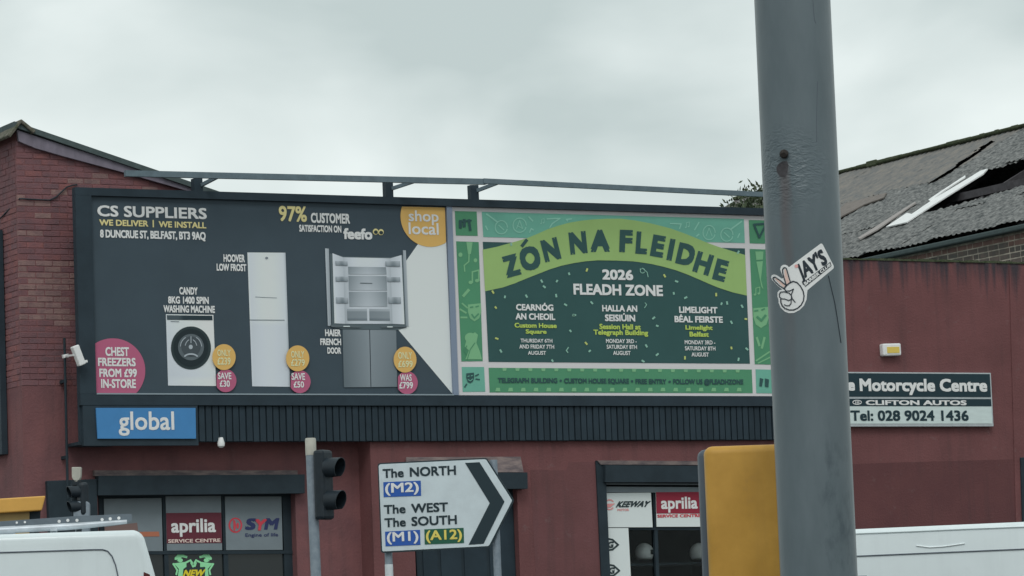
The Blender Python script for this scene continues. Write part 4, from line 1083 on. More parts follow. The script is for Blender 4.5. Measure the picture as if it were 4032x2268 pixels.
# ------------------------------------------------------------------ direction sign
ZS = 36.5
th = math.radians(-28.03 - 5)
su = np.array([math.cos(th), math.sin(th), 0]); sn = np.cross(su, [0, 0, 1.0])
if sn @ _f > 0: sn = -sn
SP = Plane(at_depth(1750, 1980, ZS), sn)
dpt = SP.at(1550, 2175); dgz = ground_z(dpt[1])
dsn = empty('direction_sign', (dpt[0], dpt[1], dgz), 'white arrow shaped road sign for the North, West and South', 'sign')
outer = [(1497, 1823), (1910, 1803), (1918, 1806), (2022, 1966), (2022, 1975), (1932, 2150), (1925, 2156), (1507, 2177), (1500, 2172), (1487, 1834), (1489, 1827)]
MB().prism([SP.at(*q) for q in outer], -sn * 0.03).build('plate', M_SIGNB, dsn)
inner = [(1499, 1828), (1908, 1808), (1915, 1811), (2015, 1968), (2015, 1974), (1927, 2146), (1921, 2150), (1509, 2171), (1505, 2168), (1491, 1836), (1493, 1831)]
sheet('white_face', [inner], SP, 1, M_SIGNW, dsn)
C5 = lambda x, y: (1400 + x / 2.797, 1750 + y / 2.797)
sheet('chevron', [[C5(*q) for q in ((1205, 203), (1365, 195), (1640, 630), (1410, 1093), (1245, 1105), (1478, 645))]], SP, 2, M_SIGNB, dsn)
def TS(s, x0, x1, y0, y1, m=M_SIGNB, ly=2, bold=0.035, par=None, cap=True): return text(s, (*[1400 + v / 2.797 for v in (x0, x1)], *[1750 + v / 2.797 for v in (y0, y1)]), SP, ly, m, par or dsn, bold, cap)
TS('The', 298, 530, 266, 364); TS('NORTH', 597, 1105, 242, 345)
TS('The', 312, 550, 663, 761); TS('WEST', 612, 1018, 645, 746)
TS('The', 318, 553, 808, 907); TS('SOUTH', 615, 1115, 787, 888)
pp = sheet('route_patch', [[C5(*q) for q in ((305, 415), (718, 398), (722, 565), (310, 580))]], SP, 2, M_MBLUE, dsn)
TS('(M2)', 325, 697, 420, 560, M_TXT, 3, 0.03, pp, False)
pp = sheet('route_patch', [[C5(*q) for q in ((325, 960), (710, 940), (715, 1105), (330, 1122))]], SP, 2, M_MBLUE, dsn)
TS('(M1)', 345, 692, 960, 1098, M_TXT, 3, 0.03, pp, False)
pp = sheet('route_patch', [[C5(*q) for q in ((757, 935), (1190, 918), (1195, 1085), (762, 1102))]], SP, 2, M_RGREEN, dsn)
TS('(A12)', 775, 1172, 940, 1082, M_RYEL, 3, 0.03, pp, False)
for px_, py_, top in ((1530, 2190, 1840), (1957, 2190, 1811)):
    a = SP.at(px_, py_, -0.075); zt1 = SP.at(px_ - 14, top, -.075)[2]
    MB().tube([(a[0], a[1], dgz - .1), (a[0], a[1], zt1)], 0.038, 16).build('post', M_GALV, dsn, smooth=True)
    MB().tube([(a[0], a[1], dgz - .1), (a[0], a[1], SP.at(px_, 2222, -.075)[2])], 0.0405, 16).build('sleeve', M_GALVL, dsn, smooth=True) if px_ < 1700 else None

# ------------------------------------------------------------------ traffic signals
def dirvec(deg_right):       # horizontal direction: 0 = towards the camera, +90 = to the picture's right
    v = np.array([_f[0], _f[1], 0]); v /= np.linalg.norm(v); r_ = np.array([v[1], -v[0], 0])
    return -v * math.cos(math.radians(deg_right)) + r_ * math.sin(math.radians(deg_right))
UPV = np.array([0, 0, 1.0])
def signal_head(root, c, fdv, n, gap=0.30, half=0.15, lens=0.095, vl=0.30, dep=0.085):
    """head with n aspects; c = centre of the housing, fdv = facing direction"""
    sv = np.cross(fdv, UPV)
    H = gap * n / 2 + 0.02
    hd = MB().obox(c, fdv * dep, sv * half, UPV * H).build('head', M_SIGNAL, root, bevel=0.03, seg=2)
    for i in range(n):
        cz = c + UPV * (gap * (n - 1) / 2 - i * gap)
        MB().tube([cz + fdv * (dep - .005), cz + fdv * (dep + .012)], lens, 24).build('lens', M_LENS, hd, smooth=True)
        mb = MB(); N = 26; k = 0
        vs = []
        for t, rr in ((dep - .01, lens * 1.2), (vl, lens * 1.12)):
            for q in range(N + 1):
                a = math.radians(-60 + 300 * q / N); ln = t if t < dep else t - 0.22 * vl * (1 - math.sin(a)) / 2
                for r2 in (rr, rr - 0.006):
                    vs.append(cz + fdv * ln + r2 * (math.cos(a) * sv + math.sin(a) * UPV))
        fs = []; w = 2 * (N + 1)
        for q in range(N):
            a = 2 * q
            fs += [(a, a + 2, a + 2 + w, a + w), (a + 1, a + 1 + w, a + 3 + w, a + 3), (a + w, a + 2 + w, a + 3 + w, a + 1 + w), (a, a + 1, a + 3, a + 2)]
        fs += [(0, w, w + 1, 1), (2 * N, 2 * N + 1, 2 * N + 1 + w, 2 * N + w)]
        mb.add(vs, fs).build('visor', M_SIGNAL, hd, smooth=True)
    return hd
ZSG = 36.0
a = at_depth(1228, 1900, ZSG); gz_ = ground_z(a[1])
ts = empty('traffic_signal', (a[0], a[1], gz_), 'grey post with black two lamp signal head facing right', 'traffic light', 'traffic signals by the kerb')
top = at_depth(1219, 1724, ZSG)[2]; cz = at_depth(1221, 1788, ZSG)[2]
MB().tube([(a[0] + .03, a[1], gz_ - .1), (a[0], a[1], cz)], 0.0505, 20).build('post', M_GALV, ts, smooth=True)
MB().tube([(a[0], a[1], cz - .01), (a[0], a[1], top - .012), (a[0], a[1], top)], [0.0535, 0.053, 0.047], 20).build('post_cap', M_CAP, ts, smooth=True)
fdv = dirvec(60)
hc = np.array([a[0], a[1], at_depth(1240, 1912, ZSG)[2]]) + fdv * 0.135
signal_head(ts, hc, fdv, 2, gap=0.315, half=0.095, vl=0.215, lens=0.084, dep=.06)
for dz in (.27, -.30):
    MB().bar(np.array([a[0], a[1], hc[2] + dz]), hc + UPV * dz - fdv * .06, 0.05, 0.04).build('bracket', M_SIGNAL, ts)
hole = at_depth(1232, 2143, ZSG)
MB().tube([hole - _f * .055, hole - _f * .040], 0.012, 10).build('bolt', M_LENS, ts)

ZL = 37.0
a = at_depth(300, 1960, ZL); gz_ = ground_z(a[1])
t2 = empty('traffic_signal', (a[0], a[1], gz_), 'dark signal head with pale detector on top beside the van rack', 'traffic light', 'traffic signals by the kerb')
zt2 = at_depth(300, 1905, ZL)[2]
MB().tube([(a[0], a[1], gz_ - .1), (a[0], a[1], zt2)], 0.05, 18).build('post', M_DARK, t2, smooth=True)
DP = Plane(at_depth(300, 1870, ZL - .05), dirvec(0))
MB().prism([DP.at(*q) for q in ((282, 1839), (319, 1839), (317, 1880), (305, 1899), (294, 1899), (283, 1880))], -DP.n * 0.1).build('detector', M_CAP, t2, bevel=.006)
MB().prism([DP.at(*q) for q in ((284, 1890), (316, 1890), (316, 1910), (284, 1910))], -DP.n * 0.06).build('detector_bracket', M_SIGNAL, t2)
fdv = dirvec(-64)
signal_head(t2, at_depth(326, 1966, ZL - .1), fdv, 2, gap=0.145, half=.075, lens=.052, vl=.16, dep=.045)
MB().prism([DP.at(*q) for q in [(293, 1988), (296, 1980), (303, 1976), (345, 1975), (352, 1979), (356, 1988), (357, 2150), (294, 2150)]], DP.n * 0.09).build('control_box', M_GALV, t2, bevel=0.01)

# ------------------------------------------------------------------ lamp post with its sticker
ZP = 9.78
pb = at_depth(3172, 1134, ZP)
PR0 = 0.1003
gzp = ground_z(pb[1]) + (0.12 if -41 < pb[1] < -38.15 else 0)
M_POLE = mat('lamp_post_grey_paint', alb((80, 93, 97)), 0.36, color2=alb((71, 84, 88)), scale=9, bump=0.05, bscale=26, detail=9, stretch=(1, 1, .3), spec=0.5)
def post_stains(m):
    n = m.node_tree.nodes; lk = m.node_tree.links.new
    b = n['Principled BSDF']; src = b.inputs['Base Color'].links[0].from_socket
    g = n.new('ShaderNodeNewGeometry')
    hp = tube.at(3085, 640)
    # rust streak running down from the hole
    sp = n.new('ShaderNodeSeparateXYZ'); lk(g.outputs['Position'], sp.inputs[0])
    tv = np.array([_r0[0], _r0[1], 0])
    dt = n.new('ShaderNodeVectorMath'); dt.operation = 'DOT_PRODUCT'; dt.inputs[1].default_value = tuple(tv)
    lk(g.outputs['Position'], dt.inputs[0])
    no = n.new('ShaderNodeTexNoise'); no.inputs['Scale'].default_value = 30; no.inputs['Detail'].default_value = 4
    mp_ = n.new('ShaderNodeMapping'); mp_.inputs['Scale'].default_value = (1, 1, .25); lk(g.outputs['Position'], mp_.inputs['Vector']); lk(mp_.outputs['Vector'], no.inputs['Vector'])
    def math_(op, x, y, z=None):
        q = n.new('ShaderNodeMath'); q.operation = op
        for i, v in enumerate((x, y, z)):
            if v is None: continue
            if isinstance(v, (int, float)): q.inputs[i].default_value = v
            else: lk(v, q.inputs[i])
        return q.outputs[0]
    du = math_('ABSOLUTE', math_('ADD', math_('SUBTRACT', dt.outputs['Value'], float(hp @ tv)), math_('MULTIPLY', math_('SUBTRACT', no.outputs['Fac'], 0.5), 0.03)), 0)
    mr = n.new('ShaderNodeMapRange'); mr.inputs['From Min'].default_value = 0.020; mr.inputs['From Max'].default_value = 0.004
    lk(du, mr.inputs['Value'])
    below = n.new('ShaderNodeMapRange'); below.inputs['From Min'].default_value = hp[2] + .006; below.inputs['From Max'].default_value = hp[2] - .012
    lk(sp.outputs['Z'], below.inputs['Value'])
    fade = n.new('ShaderNodeMapRange'); fade.inputs['From Min'].default_value = hp[2] - .62; fade.inputs['From Max'].default_value = hp[2] - .10
    lk(sp.outputs['Z'], fade.inputs['Value'])
    k_ = math_('MULTIPLY', math_('MULTIPLY', mr.outputs['Result'], below.outputs['Result']), math_('MULTIPLY', fade.outputs['Result'], 0.62))
    mx = n.new('ShaderNodeMix'); mx.data_type = 'RGBA'; lk(k_, mx.inputs['Factor']); lk(src, mx.inputs['A'])
    mx.inputs['B'].default_value = (*alb((74, 70, 70)), 1)
    # dark scuffs low on the right side
    no2 = n.new('ShaderNodeTexNoise'); no2.inputs['Scale'].default_value = 24; no2.inputs['Detail'].default_value = 7; no2.inputs['Roughness'].default_value = .65
    mp2 = n.new('ShaderNodeMapping'); mp2.inputs['Scale'].default_value = (1, 1, .4); lk(g.outputs['Position'], mp2.inputs['Vector']); lk(mp2.outputs['Vector'], no2.inputs['Vector'])
    low = n.new('ShaderNodeMapRange'); low.inputs['From Min'].default_value = float(tube.at(3200, 1600)[2]); low.inputs['From Max'].default_value = float(tube.at(3200, 1850)[2])
    lk(sp.outputs['Z'], low.inputs['Value'])
    rs = n.new('ShaderNodeMapRange'); rs.inputs['From Min'].default_value = float(tube.at(3180, 1900) @ tv); rs.inputs['From Max'].default_value = float(tube.at(3270, 1900) @ tv); lk(dt.outputs['Value'], rs.inputs['Value'])
    th_ = n.new('ShaderNodeMapRange'); th_.inputs['From Min'].default_value = .50; th_.inputs['From Max'].default_value = .66; lk(no2.outputs['Fac'], th_.inputs['Value'])
    k2 = math_('MULTIPLY', math_('MULTIPLY', low.outputs['Result'], rs.outputs['Result']), math_('MULTIPLY', th_.outputs['Result'], 0.55))
    mx2 = n.new('ShaderNodeMix'); mx2.data_type = 'RGBA'; lk(k2, mx2.inputs['Factor']); lk(mx.outputs['Result'], mx2.inputs['A']); mx2.inputs['B'].default_value = (*alb((44, 56, 62)), 1)
    lk(mx2.outputs['Result'], b.inputs['Base Color'])
    # wrinkled paint round the hole
    vd = n.new('ShaderNodeVectorMath'); vd.operation = 'DISTANCE'; vd.inputs[1].default_value = tuple(hp - np.array([0, 0, .02])); lk(g.outputs['Position'], vd.inputs[0])
    wm_ = n.new('ShaderNodeMapRange'); wm_.inputs['From Min'].default_value = .14; wm_.inputs['From Max'].default_value = .05; lk(vd.outputs['Value'], wm_.inputs['Value'])
    n3 = n.new('ShaderNodeTexNoise'); n3.inputs['Scale'].default_value = 42; n3.inputs['Detail'].default_value = 3; n3.inputs['Distortion'].default_value = 1.2
    mp3 = n.new('ShaderNodeMapping'); mp3.inputs['Scale'].default_value = (1, 1, 1.9); lk(g.outputs['Position'], mp3.inputs['Vector']); lk(mp3.outputs['Vector'], n3.inputs['Vector'])
    bp = n.new('ShaderNodeBump'); bp.inputs['Distance'].default_value = .012
    lk(math_('MULTIPLY', wm_.outputs['Result'], 0.38), bp.inputs['Strength']); lk(n3.outputs['Fac'], bp.inputs['Height'])
    old = b.inputs['Normal'].links[0].from_socket; lk(old, bp.inputs['Normal']); lk(bp.outputs['Normal'], b.inputs['Normal'])
tube = Tube((pb[0], pb[1], 0), PR0)
post_stains(M_POLE)
lp = empty('lamp_post', (pb[0], pb[1], gzp), 'thick grey steel street lamp post with rust streak in the foreground', 'lamp post')
zz = [gzp - .1, gzp + .9, 1.3, 1.6, 2.0, 2.4, 3.0, 4.2]
mb = MB(); mb.tube([(pb[0], pb[1], q) for q in zz], PR0, 96)
mb.tube([(pb[0], pb[1], 4.2), (pb[0], pb[1], 4.3), (pb[0], pb[1], 7.8)], [PR0, 0.07, 0.06], 64)
mb.build('column', M_POLE, lp, smooth=True)
arm = np.array([pb[0], pb[1], 7.8]); av = dirvec(-150)
MB().tube([arm - UPV * .1, arm + UPV * .15, arm + UPV * .3 + av * .4, arm + UPV * .35 + av * 1.2], 0.03, 12).build('arm', M_POLE, lp, smooth=True)
MB().obox(arm + UPV * .35 + av * 1.5, av * .33, np.cross(av, UPV) * .13, UPV * .07).build('lantern', M_BOXGREY, lp, bevel=.03)
M_STUB = mat('rusty_bolt', (0.040, 0.034, 0.031), 0.9, var=.3, scale=80)
MB().tube([tube.at(3088, 606, -.004), tube.at(3086, 607, .010), tube.at(3085, 610, .016)], [.0125, .0115, .007], 9).build('bolt_stub', M_STUB, lp)
sheet('rust', [[(3057, 660), (3066, 645), (3080, 636), (3098, 634), (3104, 650), (3100, 678), (3092, 700), (3070, 694), (3058, 676)]], tube, 1, mat('rust_patch', alb((60, 62, 64)), 0.9, var=.2, scale=60), lp, step=0.0006, sub=25)
for pts, nm in (([(3201, 0), (3203, 40), (3208, 80), (3213, 92)], 'seam'), ([(3219, 320), (3217, 400), (3215, 480), (3216, 560)], 'seam'),):
    MB().tube([tube.at(*q, .0002) for q in pts], 0.0006, 6).build(nm, M_SEAM, lp)
MB().tube([tube.at(*q, .0010) for q in ((3262, 1085), (3275, 1140), (3287, 1190), (3297, 1250), (3306, 1310), (3312, 1350))], 0.0009, 6).build('wire', M_CABLE, lp)

st = empty('sticker', tuple(tube.at(3150, 1100)), 'white barber sticker with two fingered hand sign stuck on the lamp post', 'sticker')
C3 = lambda x, y: (2950 + x / 3.622, 900 + y / 3.622)
def ST(name, polys, ly, m): return sheet(name, [[C3(*p) for p in q] for q in polys], tube, ly, m, st, step=0.0006, sub=22)
ST('backing', [[(575, 545), (1018, 214), (1036, 214), (1050, 228), (1205, 530), (1206, 558), (1196, 574), (832, 878), (826, 920), (818, 1010), (780, 1100), (720, 1160), (640, 1202), (570, 1206), (510, 1185), (450, 1130), (420, 1060), (418, 1010), (402, 970), (404, 910), (430, 880), (470, 870),
               (400, 810), (330, 740), (310, 695), (322, 664), (352, 652), (385, 660), (470, 715), (488, 700), (462, 640), (442, 585), (452, 540), (480, 517), (515, 515), (548, 530), (562, 548)]], 1, M_STW)
lines = []
def SL(pts, w=16): lines.extend(stroke(pts, w))
SL([(500, 860), (430, 815), (355, 745), (336, 712), (348, 692), (372, 694), (440, 740), (515, 800)], 15)
SL([(525, 800), (500, 720), (478, 640), (474, 590), (488, 562), (510, 556), (530, 570), (545, 620), (565, 690), (588, 765)], 15)
SL([(500, 850), (530, 810), (575, 775), (625, 752), (680, 768), (730, 820), (768, 890), (782, 960), (772, 1030), (740, 1090), (690, 1135), (630, 1160), (570, 1160), (510, 1140), (470, 1100), (450, 1050), (448, 1010)], 17)
SL([(500, 850), (520, 890), (575, 890), (632, 862), (612, 910), (596, 950), (615, 1000), (655, 1050)], 14)
SL([(500, 900), (450, 905), (428, 935), (430, 975), (460, 1000), (510, 1005), (560, 1025), (600, 1010), (605, 960), (570, 920), (500, 900)], 14)
SL([(600, 1020), (595, 1070), (570, 1100), (530, 1100), (500, 1085)], 14)
ST('hand_outline', lines, 3, M_STK)
ST('fingers', [[(362, 712), (385, 712), (440, 752), (512, 812), (492, 838), (440, 790)], [(500, 580), (520, 582), (540, 650), (575, 770), (535, 795), (505, 690)]], 2, M_STS)
text("JAY'S", None, tube, 2, M_STK, st, 0.05, quad=[C3(660, 530), C3(1035, 285), C3(1128, 492), C3(742, 742)], step=.0006, sub=22)
ST('dot', [ell(672, 535, 26, 24, 18)], 3, mat('sticker_rose', alb((196, 138, 134)), 0.45))
ST('strip', [[(760, 772), (1158, 474), (1174, 534), (802, 832)]], 2, M_STK)
text('BARBER CLUB', None, tube, 3, M_STW, st, 0.05, quad=[C3(775, 772), C3(1152, 488), C3(1164, 530), C3(803, 815)], step=.0006, sub=22)

# ------------------------------------------------------------------ yellow box behind the lamp post
ZY = 10.12
YP = Plane(at_depth(2950, 2000, ZY), dirvec(4))
yb = empty('yellow_box', tuple(YP.at(3000, 2700)), 'yellow metal box with grey case edge, strapped behind the grey lamp post', 'box')
tl, tr = YP.at(2776, 1757), YP.at(3238, 1757)
bl = YP.at(2800, 2640)
wv = tr - tl; ux = wv / np.linalg.norm(wv); ux[2] = 0; ux /= np.linalg.norm(ux)
Wd = np.linalg.norm(tr - tl); Hd = tl[2] - bl[2]
c0 = tl + ux * Wd / 2 - UPV * Hd / 2
MB().obox(c0 - YP.n * .03, ux * Wd / 2, YP.n * .03, UPV * Hd / 2).build('front_cover', M_YELLOW, yb, bevel=0.022, seg=4, smooth=True)
MB().obox(c0 - YP.n * .092 - ux * 0.008 - UPV * .004, ux * (Wd / 2 + .002), YP.n * .032, UPV * (Hd / 2)).build('rear_case', M_BOXGREY, yb, bevel=0.02, seg=4, smooth=True)
MB().obox(np.array([pb[0], pb[1], YP.at(3000, 2330)[2]]), ux * .108, YP.n * .108, UPV * .02).build('strap', M_BOXGREY, yb)

# ------------------------------------------------------------------ vans
def van(name, label, O, Ld, prof, hw, seam_px, front_len):
    """O: top edge point on the near side; Ld: along the van to the picture's right; prof: (l, height below roof) outline"""
    Wd_ = np.cross(UPV, Ld)
    if Wd_ @ _f < 0: Wd_ = -Wd_
    gz = ground_z(O[1]) + .004
    root = empty(name, (O[0], O[1], gz), label, 'van', 'white vans on the road')
    H = O[2] - gz
    body = MB()
    pts = [O + Ld * l - UPV * dz for l, dz in prof]
    body.prism(pts, Wd_ * 2 * hw)
    bo = body.build('body', M_VAN, root, bevel=0.11, seg=5, smooth=True)
    def wheel(l):
        for side in (0.02, 2 * hw - .02):
            c = O + Ld * l + Wd_ * side; c[2] = gz + .33
            s_ = Wd_ * (.11 if side < .1 else -.11)
            w = MB().tube([c, c + s_ * .1, c + s_ * 2 - s_ * .1, c + s_ * 2], [.30, .33, .33, .30], 28).build('wheel', M_TYRE, root, smooth=True)
            MB().tube([c - s_ * .06, c + s_ * .05], .2, 20).build('rim', M_GALV, w)
    return root, Wd_, gz, H, bo, wheel
def rdir(deg): 
    b = math.radians(-28.03 + deg); return np.array([math.cos(b), math.sin(b), 0])
ZV = 22.0
O1 = at_depth(300, 2093, ZV); L1 = rdir(7)
VP1 = Plane(O1, np.cross(L1, UPV) if np.cross(L1, UPV) @ _f < 0 else -np.cross(L1, UPV))
def lcoord(px, py, O, Ld, VP): return (VP.at(px, py) - O) @ Ld
g1 = O1[2] - ground_z(O1[1])
lr = lcoord(548, 2096, O1, L1, VP1)
prof = [(lr, 0), (lr + .03, .05), (lr + .085, .26), (lr + .14, .55), (lr + .16, 1.0), (lr + .16, g1 - .35), (lr - 4.3, g1 - .3), (lr - 4.35, g1 - .8), (lr - 4.2, 1.0), (lr - 3.5, .85), (lr - 2.7, .05), (lr - 2.5, 0)]
v1, W1, gz1, H1, body1, whl = van('white_van', 'white van with a roof rack in the bottom left corner', O1, L1, prof, 0.85, None, 4.3)
whl(lr - .75); whl(lr - 3.5)
VPs = Plane(O1 + VP1.n * 0.003, VP1.n)
MB().tube([VPs.at(*q) for q in ((-900, 2192), (-300, 2181), (0, 2175.5), (200, 2169.5), (370, 2164), (405, 2164), (424, 2170), (441, 2190), (455, 2225), (466, 2275), (476, 2340))], 0.0042, 6).build('panel_seam', M_SEAM, v1)
MB().prism([VPs.at(*q) for q in ((566, 2252), (590, 2262), (612, 2400), (560, 2400))], W1 * .12).build('tail_light', M_TAIL, v1)
MB().prism([VPs.at(*q) for q in ((-1500, 2210), (-1000, 2200), (-1000, 2520), (-1900, 2560))], W1 * .01).build('side_window', M_GLASSD, v1)
MB().obox(O1 + L1 * (lr - 2.1) - UPV * (g1 - .42) + W1 * .85, L1 * 2.3, W1 * .87, UPV * .10).build('bumper', M_BOXGREY, v1, bevel=.03)
# roof rack: perforated rail and load tube
rk = v1
VR = Plane(O1 + W1 * 0.30, VP1.n)
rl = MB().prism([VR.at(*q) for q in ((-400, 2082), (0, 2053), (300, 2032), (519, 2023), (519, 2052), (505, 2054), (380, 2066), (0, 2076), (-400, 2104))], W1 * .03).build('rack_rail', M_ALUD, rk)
for x, y in ((66, 2058), (98, 2056), (233, 2053), (267, 2049), (303, 2049), (402, 2046), (434, 2043), (468, 2040)):
    c = VR.at(x, y); MB().tube([c - W1 * -.001 - W1 * .004, c + W1 * .004], 0.0095 if x not in (66, 98) else .007, 14).build('rivet', M_WPLAS, rl)
VR2 = Plane(O1 + W1 * 0.22, VP1.n)
MB().tube([VR2.at(-400, 2110), VR2.at(300, 2072), VR2.at(500, 2054)], [0.021, .021, .012], 14).build('load_tube', M_ALU, rk, smooth=True)
MB().tube([VR2.at(-400, 2112), VR2.at(60, 2086)], 0.024, 14).build('load_tube', M_ALU, rk, smooth=True)
for x in (-300, 30, 275, 300):
    MB().prism([VR2.at(x, 2076), VR2.at(x + 22, 2075), VR2.at(x + 22, 2104), VR2.at(x, 2104)], W1 * .06).build('rack_foot', M_SIGNAL, rk)
VR3 = Plane(O1 + W1 * 1.2, VP1.n)
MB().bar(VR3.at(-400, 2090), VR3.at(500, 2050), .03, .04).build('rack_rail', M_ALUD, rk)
for l in (lr - .5, lr - 1.6, lr - 2.4):
    MB().bar(O1 + L1 * l + W1 * .2 + UPV * .03, O1 + L1 * l + W1 * 1.45 + UPV * .03, .04, .025).build('rack_bar', M_ALU, rk)

ZV2 = 22.5
O2 = at_depth(3360, 2083, ZV2); L2 = rdir(-9)
n2 = np.cross(L2, UPV); n2 = n2 if n2 @ _f < 0 else -n2
VP2 = Plane(O2, n2)
# follow the measured roof edge
g2 = O2[2] - ground_z(O2[1])
ll = lcoord(3225, 2088, O2, L2, VP2)
prof = [(ll, .0), (ll - .04, .3), (ll - .06, g2 - .35), (ll + 5.0, g2 - .3), (ll + 5.05, g2 - .9), (ll + 4.8, 1.1), (ll + 4.0, .95), (ll + 3.2, .05), (ll + 3.0, 0)]
v2, W2, gz2, H2, body2, whl = van('white_van', 'plain white van roof side right of the lamp post', O2, L2, prof, 0.9, None, 5)
whl(ll + .9); whl(ll + 4.1)
VPs2 = Plane(O2 + n2 * 0.003, n2)
MB().tube([VPs2.at(*q) for q in ((3250, 2195), (3370, 2190), (3700, 2176), (4032, 2162), (4500, 2142))], 0.0042, 6).build('panel_seam', M_SEAM, v2)
M_PRESS = mat('van_pressing', (0.60, 0.67, 0.69), 0.3)
MB().tube([VPs2.at(*q) for q in ((3608, 2148), (3660, 2155), (3720, 2151), (3798, 2140))], 0.004, 8).build('pressing', M_VAN, v2, smooth=True)
MB().tube([VPs2.at(*q) for q in ((3250, 2106), (3372, 2101), (3600, 2092), (3800, 2083), (4032, 2074), (4500, 2054))], 0.0035, 6).build('gutter', M_PRESS, v2)
MB().prism([VPs2.at(*q) for q in ((4900, 2190), (5400, 2170), (5900, 2480), (4900, 2500))], W2 * .01).build('side_window', M_GLASSD, v2)
MB().obox(O2 + L2 * (ll + 2.4) - UPV * (g2 - .42) + W2 * .9, L2 * 2.6, W2 * .92, UPV * .10).build('bumper', M_BOXGREY, v2, bevel=.03)
MB().prism([VPs2.at(*q) for q in ((3235, 2260), (3262, 2259), (3268, 2430), (3240, 2432))], W2 * .1).build('tail_light', M_TAIL, v2)

# ------------------------------------------------------------------ yellow lorry body at the left edge
ZLY = 30.0
LP0 = Plane(at_depth(90, 2000, ZLY), dirvec(12))
gl_ = ground_z(LP0.p0[1])
ly = empty('tipper_lorry', (LP0.p0[0], LP0.p0[1], gl_), 'yellow lorry body with slanted tail above the left van', 'lorry')
MB().prism([LP0.at(*q) for q in ((-600, 1997), (0, 1963), (180, 1952), (165, 2010), (0, 2020), (-600, 2053))], -LP0.n * 2.2).build('top_rail', M_YLORRY, ly, bevel=.01)
MB().prism([LP0.at(*q, -.08) for q in ((-600, 2050), (0, 2018), (116, 2012), (116, 2200), (-600, 2230))], -LP0.n * 2.0).build('side_panel', M_YPALE, ly)
MB().prism([LP0.at(*q, -.1) for q in ((116.5, 2012), (160, 2010), (150, 2200), (116.5, 2200))], -LP0.n * 1.9).build('tailgate', M_DARK, ly)
u_ = np.cross(UPV, LP0.n); u_ = u_ if u_ @ _r > 0 else -u_
cch = LP0.at(-500, 2300); 
MB().obox(np.array([cch[0], cch[1], gl_ + .75]) - LP0.n * 1.1, u_ * 2.3, LP0.n * .4, UPV * .12).build('chassis', M_DARK, ly)
for t in (-1.6, 1.2):
    for s_ in (.25, 2.0):
        c = np.array([cch[0], cch[1], gl_ + .48]) + u_ * t - LP0.n * s_
        MB().tube([c, c - LP0.n * .25], .48, 26).build('wheel', M_TYRE, ly, smooth=True)
cb = np.array([cch[0], cch[1], gl_ + 1.5]) - u_ * 3.1 - LP0.n * 1.1
MB().obox(cb, u_ * .75, LP0.n * 1.05, UPV * 1.0).build('cab', M_YLORRY, ly, bevel=.08)

# ------------------------------------------------------------------ shrub behind the billboard
random.seed(11); rng = np.random.default_rng(5)
PT = FY(7.0)
tcn = PT.at(3022, 822); tb = np.array([tcn[0], 7.0, ground_z(7)])
tree = empty('tree', tuple(tb), 'leafy dark tree top poking over the billboard beside the lamp post', 'tree')
trk = MB(); trk.tube([tb, tb + [0.1, 0, 3.0], tcn - [0, 0, .7]], [.12, .09, .05], 10)
for i in range(26):
    a = rng.uniform(0, 2 * math.pi); e = rng.uniform(.1, 1.3); ln = rng.uniform(.5, .8)
    d = np.array([math.cos(a) * math.cos(e), math.sin(a) * math.cos(e), math.sin(e)])
    s0 = tcn - [0, 0, rng.uniform(.2, .8)]; trk.tube([s0, s0 + d * ln * .6, s0 + d * ln + [0, 0, -.04]], [.016, .010, .004], 5)
trk.build('trunk', M_BARK, tree)
cl = MB()
for i in range(150):
    v = rng.normal(size=3); v /= np.linalg.norm(v); rr = rng.uniform(.35, 1.0) ** .6
    c = tcn + v * rr * np.array([.70, .6, .40])
    for j in range(15):
        p = c + rng.normal(size=3) * .065
        a = rng.normal(size=3); a[2] -= .5; a /= np.linalg.norm(a); b = np.cross(a, rng.normal(size=3)); b /= np.linalg.norm(b)
        l, w = rng.uniform(.06, .13), rng.uniform(.014, .024)
        cl.add([p - a * l * .5, p + b * w, p + a * l * .5, p - b * w], [(0, 1, 2, 3)])
cl.build('crown', M_LEAF, tree)

# ------------------------------------------------------------------ old brick building with the broken roof
XO = 14.9
PO = Plane((XO, 0, 0), (-1, 0, 0))
e0 = PO.at(4032, 878); e1 = PO.at(3480, 1013)
ze = (e0[2] + e1[2]) / 2
AL = math.radians(28)
ob = empty('brick_warehouse', (XO, 1.0, ground_z(1)), 'old grey brick warehouse with broken mossy roof behind the red wall', 'building')
y0, y1 = -0.5 + e0[1] * 0, 16.0
y0 = 0.55
sl = np.array([math.cos(AL), 0, math.sin(AL)]); rn = np.array([-math.sin(AL), 0, math.cos(AL)])
RP = Plane((XO - 0.12, 0, ze + 0.05), rn)
rid = RP.at(4032, 508); SR = (rid - RP.p0) @ sl
def rs(px, py): p = RP.at(px, py); return (p[1], (p - RP.p0) @ sl)
# walls
MB().box((XO + .004, y0, ground_z(1)), (XO + .25, y1, ze - .02)).build('wall', M_OLDMORT, ob)
XR = RP.p0[0] + sl[0] * SR; ZR = RP.p0[2] + sl[2] * SR
XF = 2 * XR - XO
MB().box((XF - .25, y0, ground_z(1)), (XF, y1, ze - .02)).build('wall', M_OLDMORT, ob)
for yy in (y0, y1 - .25):
    MB().prism([(XO + .26, yy, ground_z(1)), (XF - .26, yy, ground_z(1)), (XF - .26, yy, ze - .03), (XR, yy, ZR - .12), (XO + .26, yy, ze - .03)], (0, .24, 0)).build('gable_wall', M_OLDMORT, ob)
MB().prism([(XR + .05, y0 - .1, ZR - .02), (XF + .15, y0 - .1, ze), (XF + .15, y0 - .1, ze + .04), (XR + .05, y0 - .1, ZR + .02)], (0, y1 - y0 + .2, 0)).build('rear_roof', M_ROOF, ob)
MB().box((XO + .26, y0 + .26, ze - 2.2), (XF - .26, y1 - .26, ze - 2.1)).build('loft_floor', M_INTER, ob)
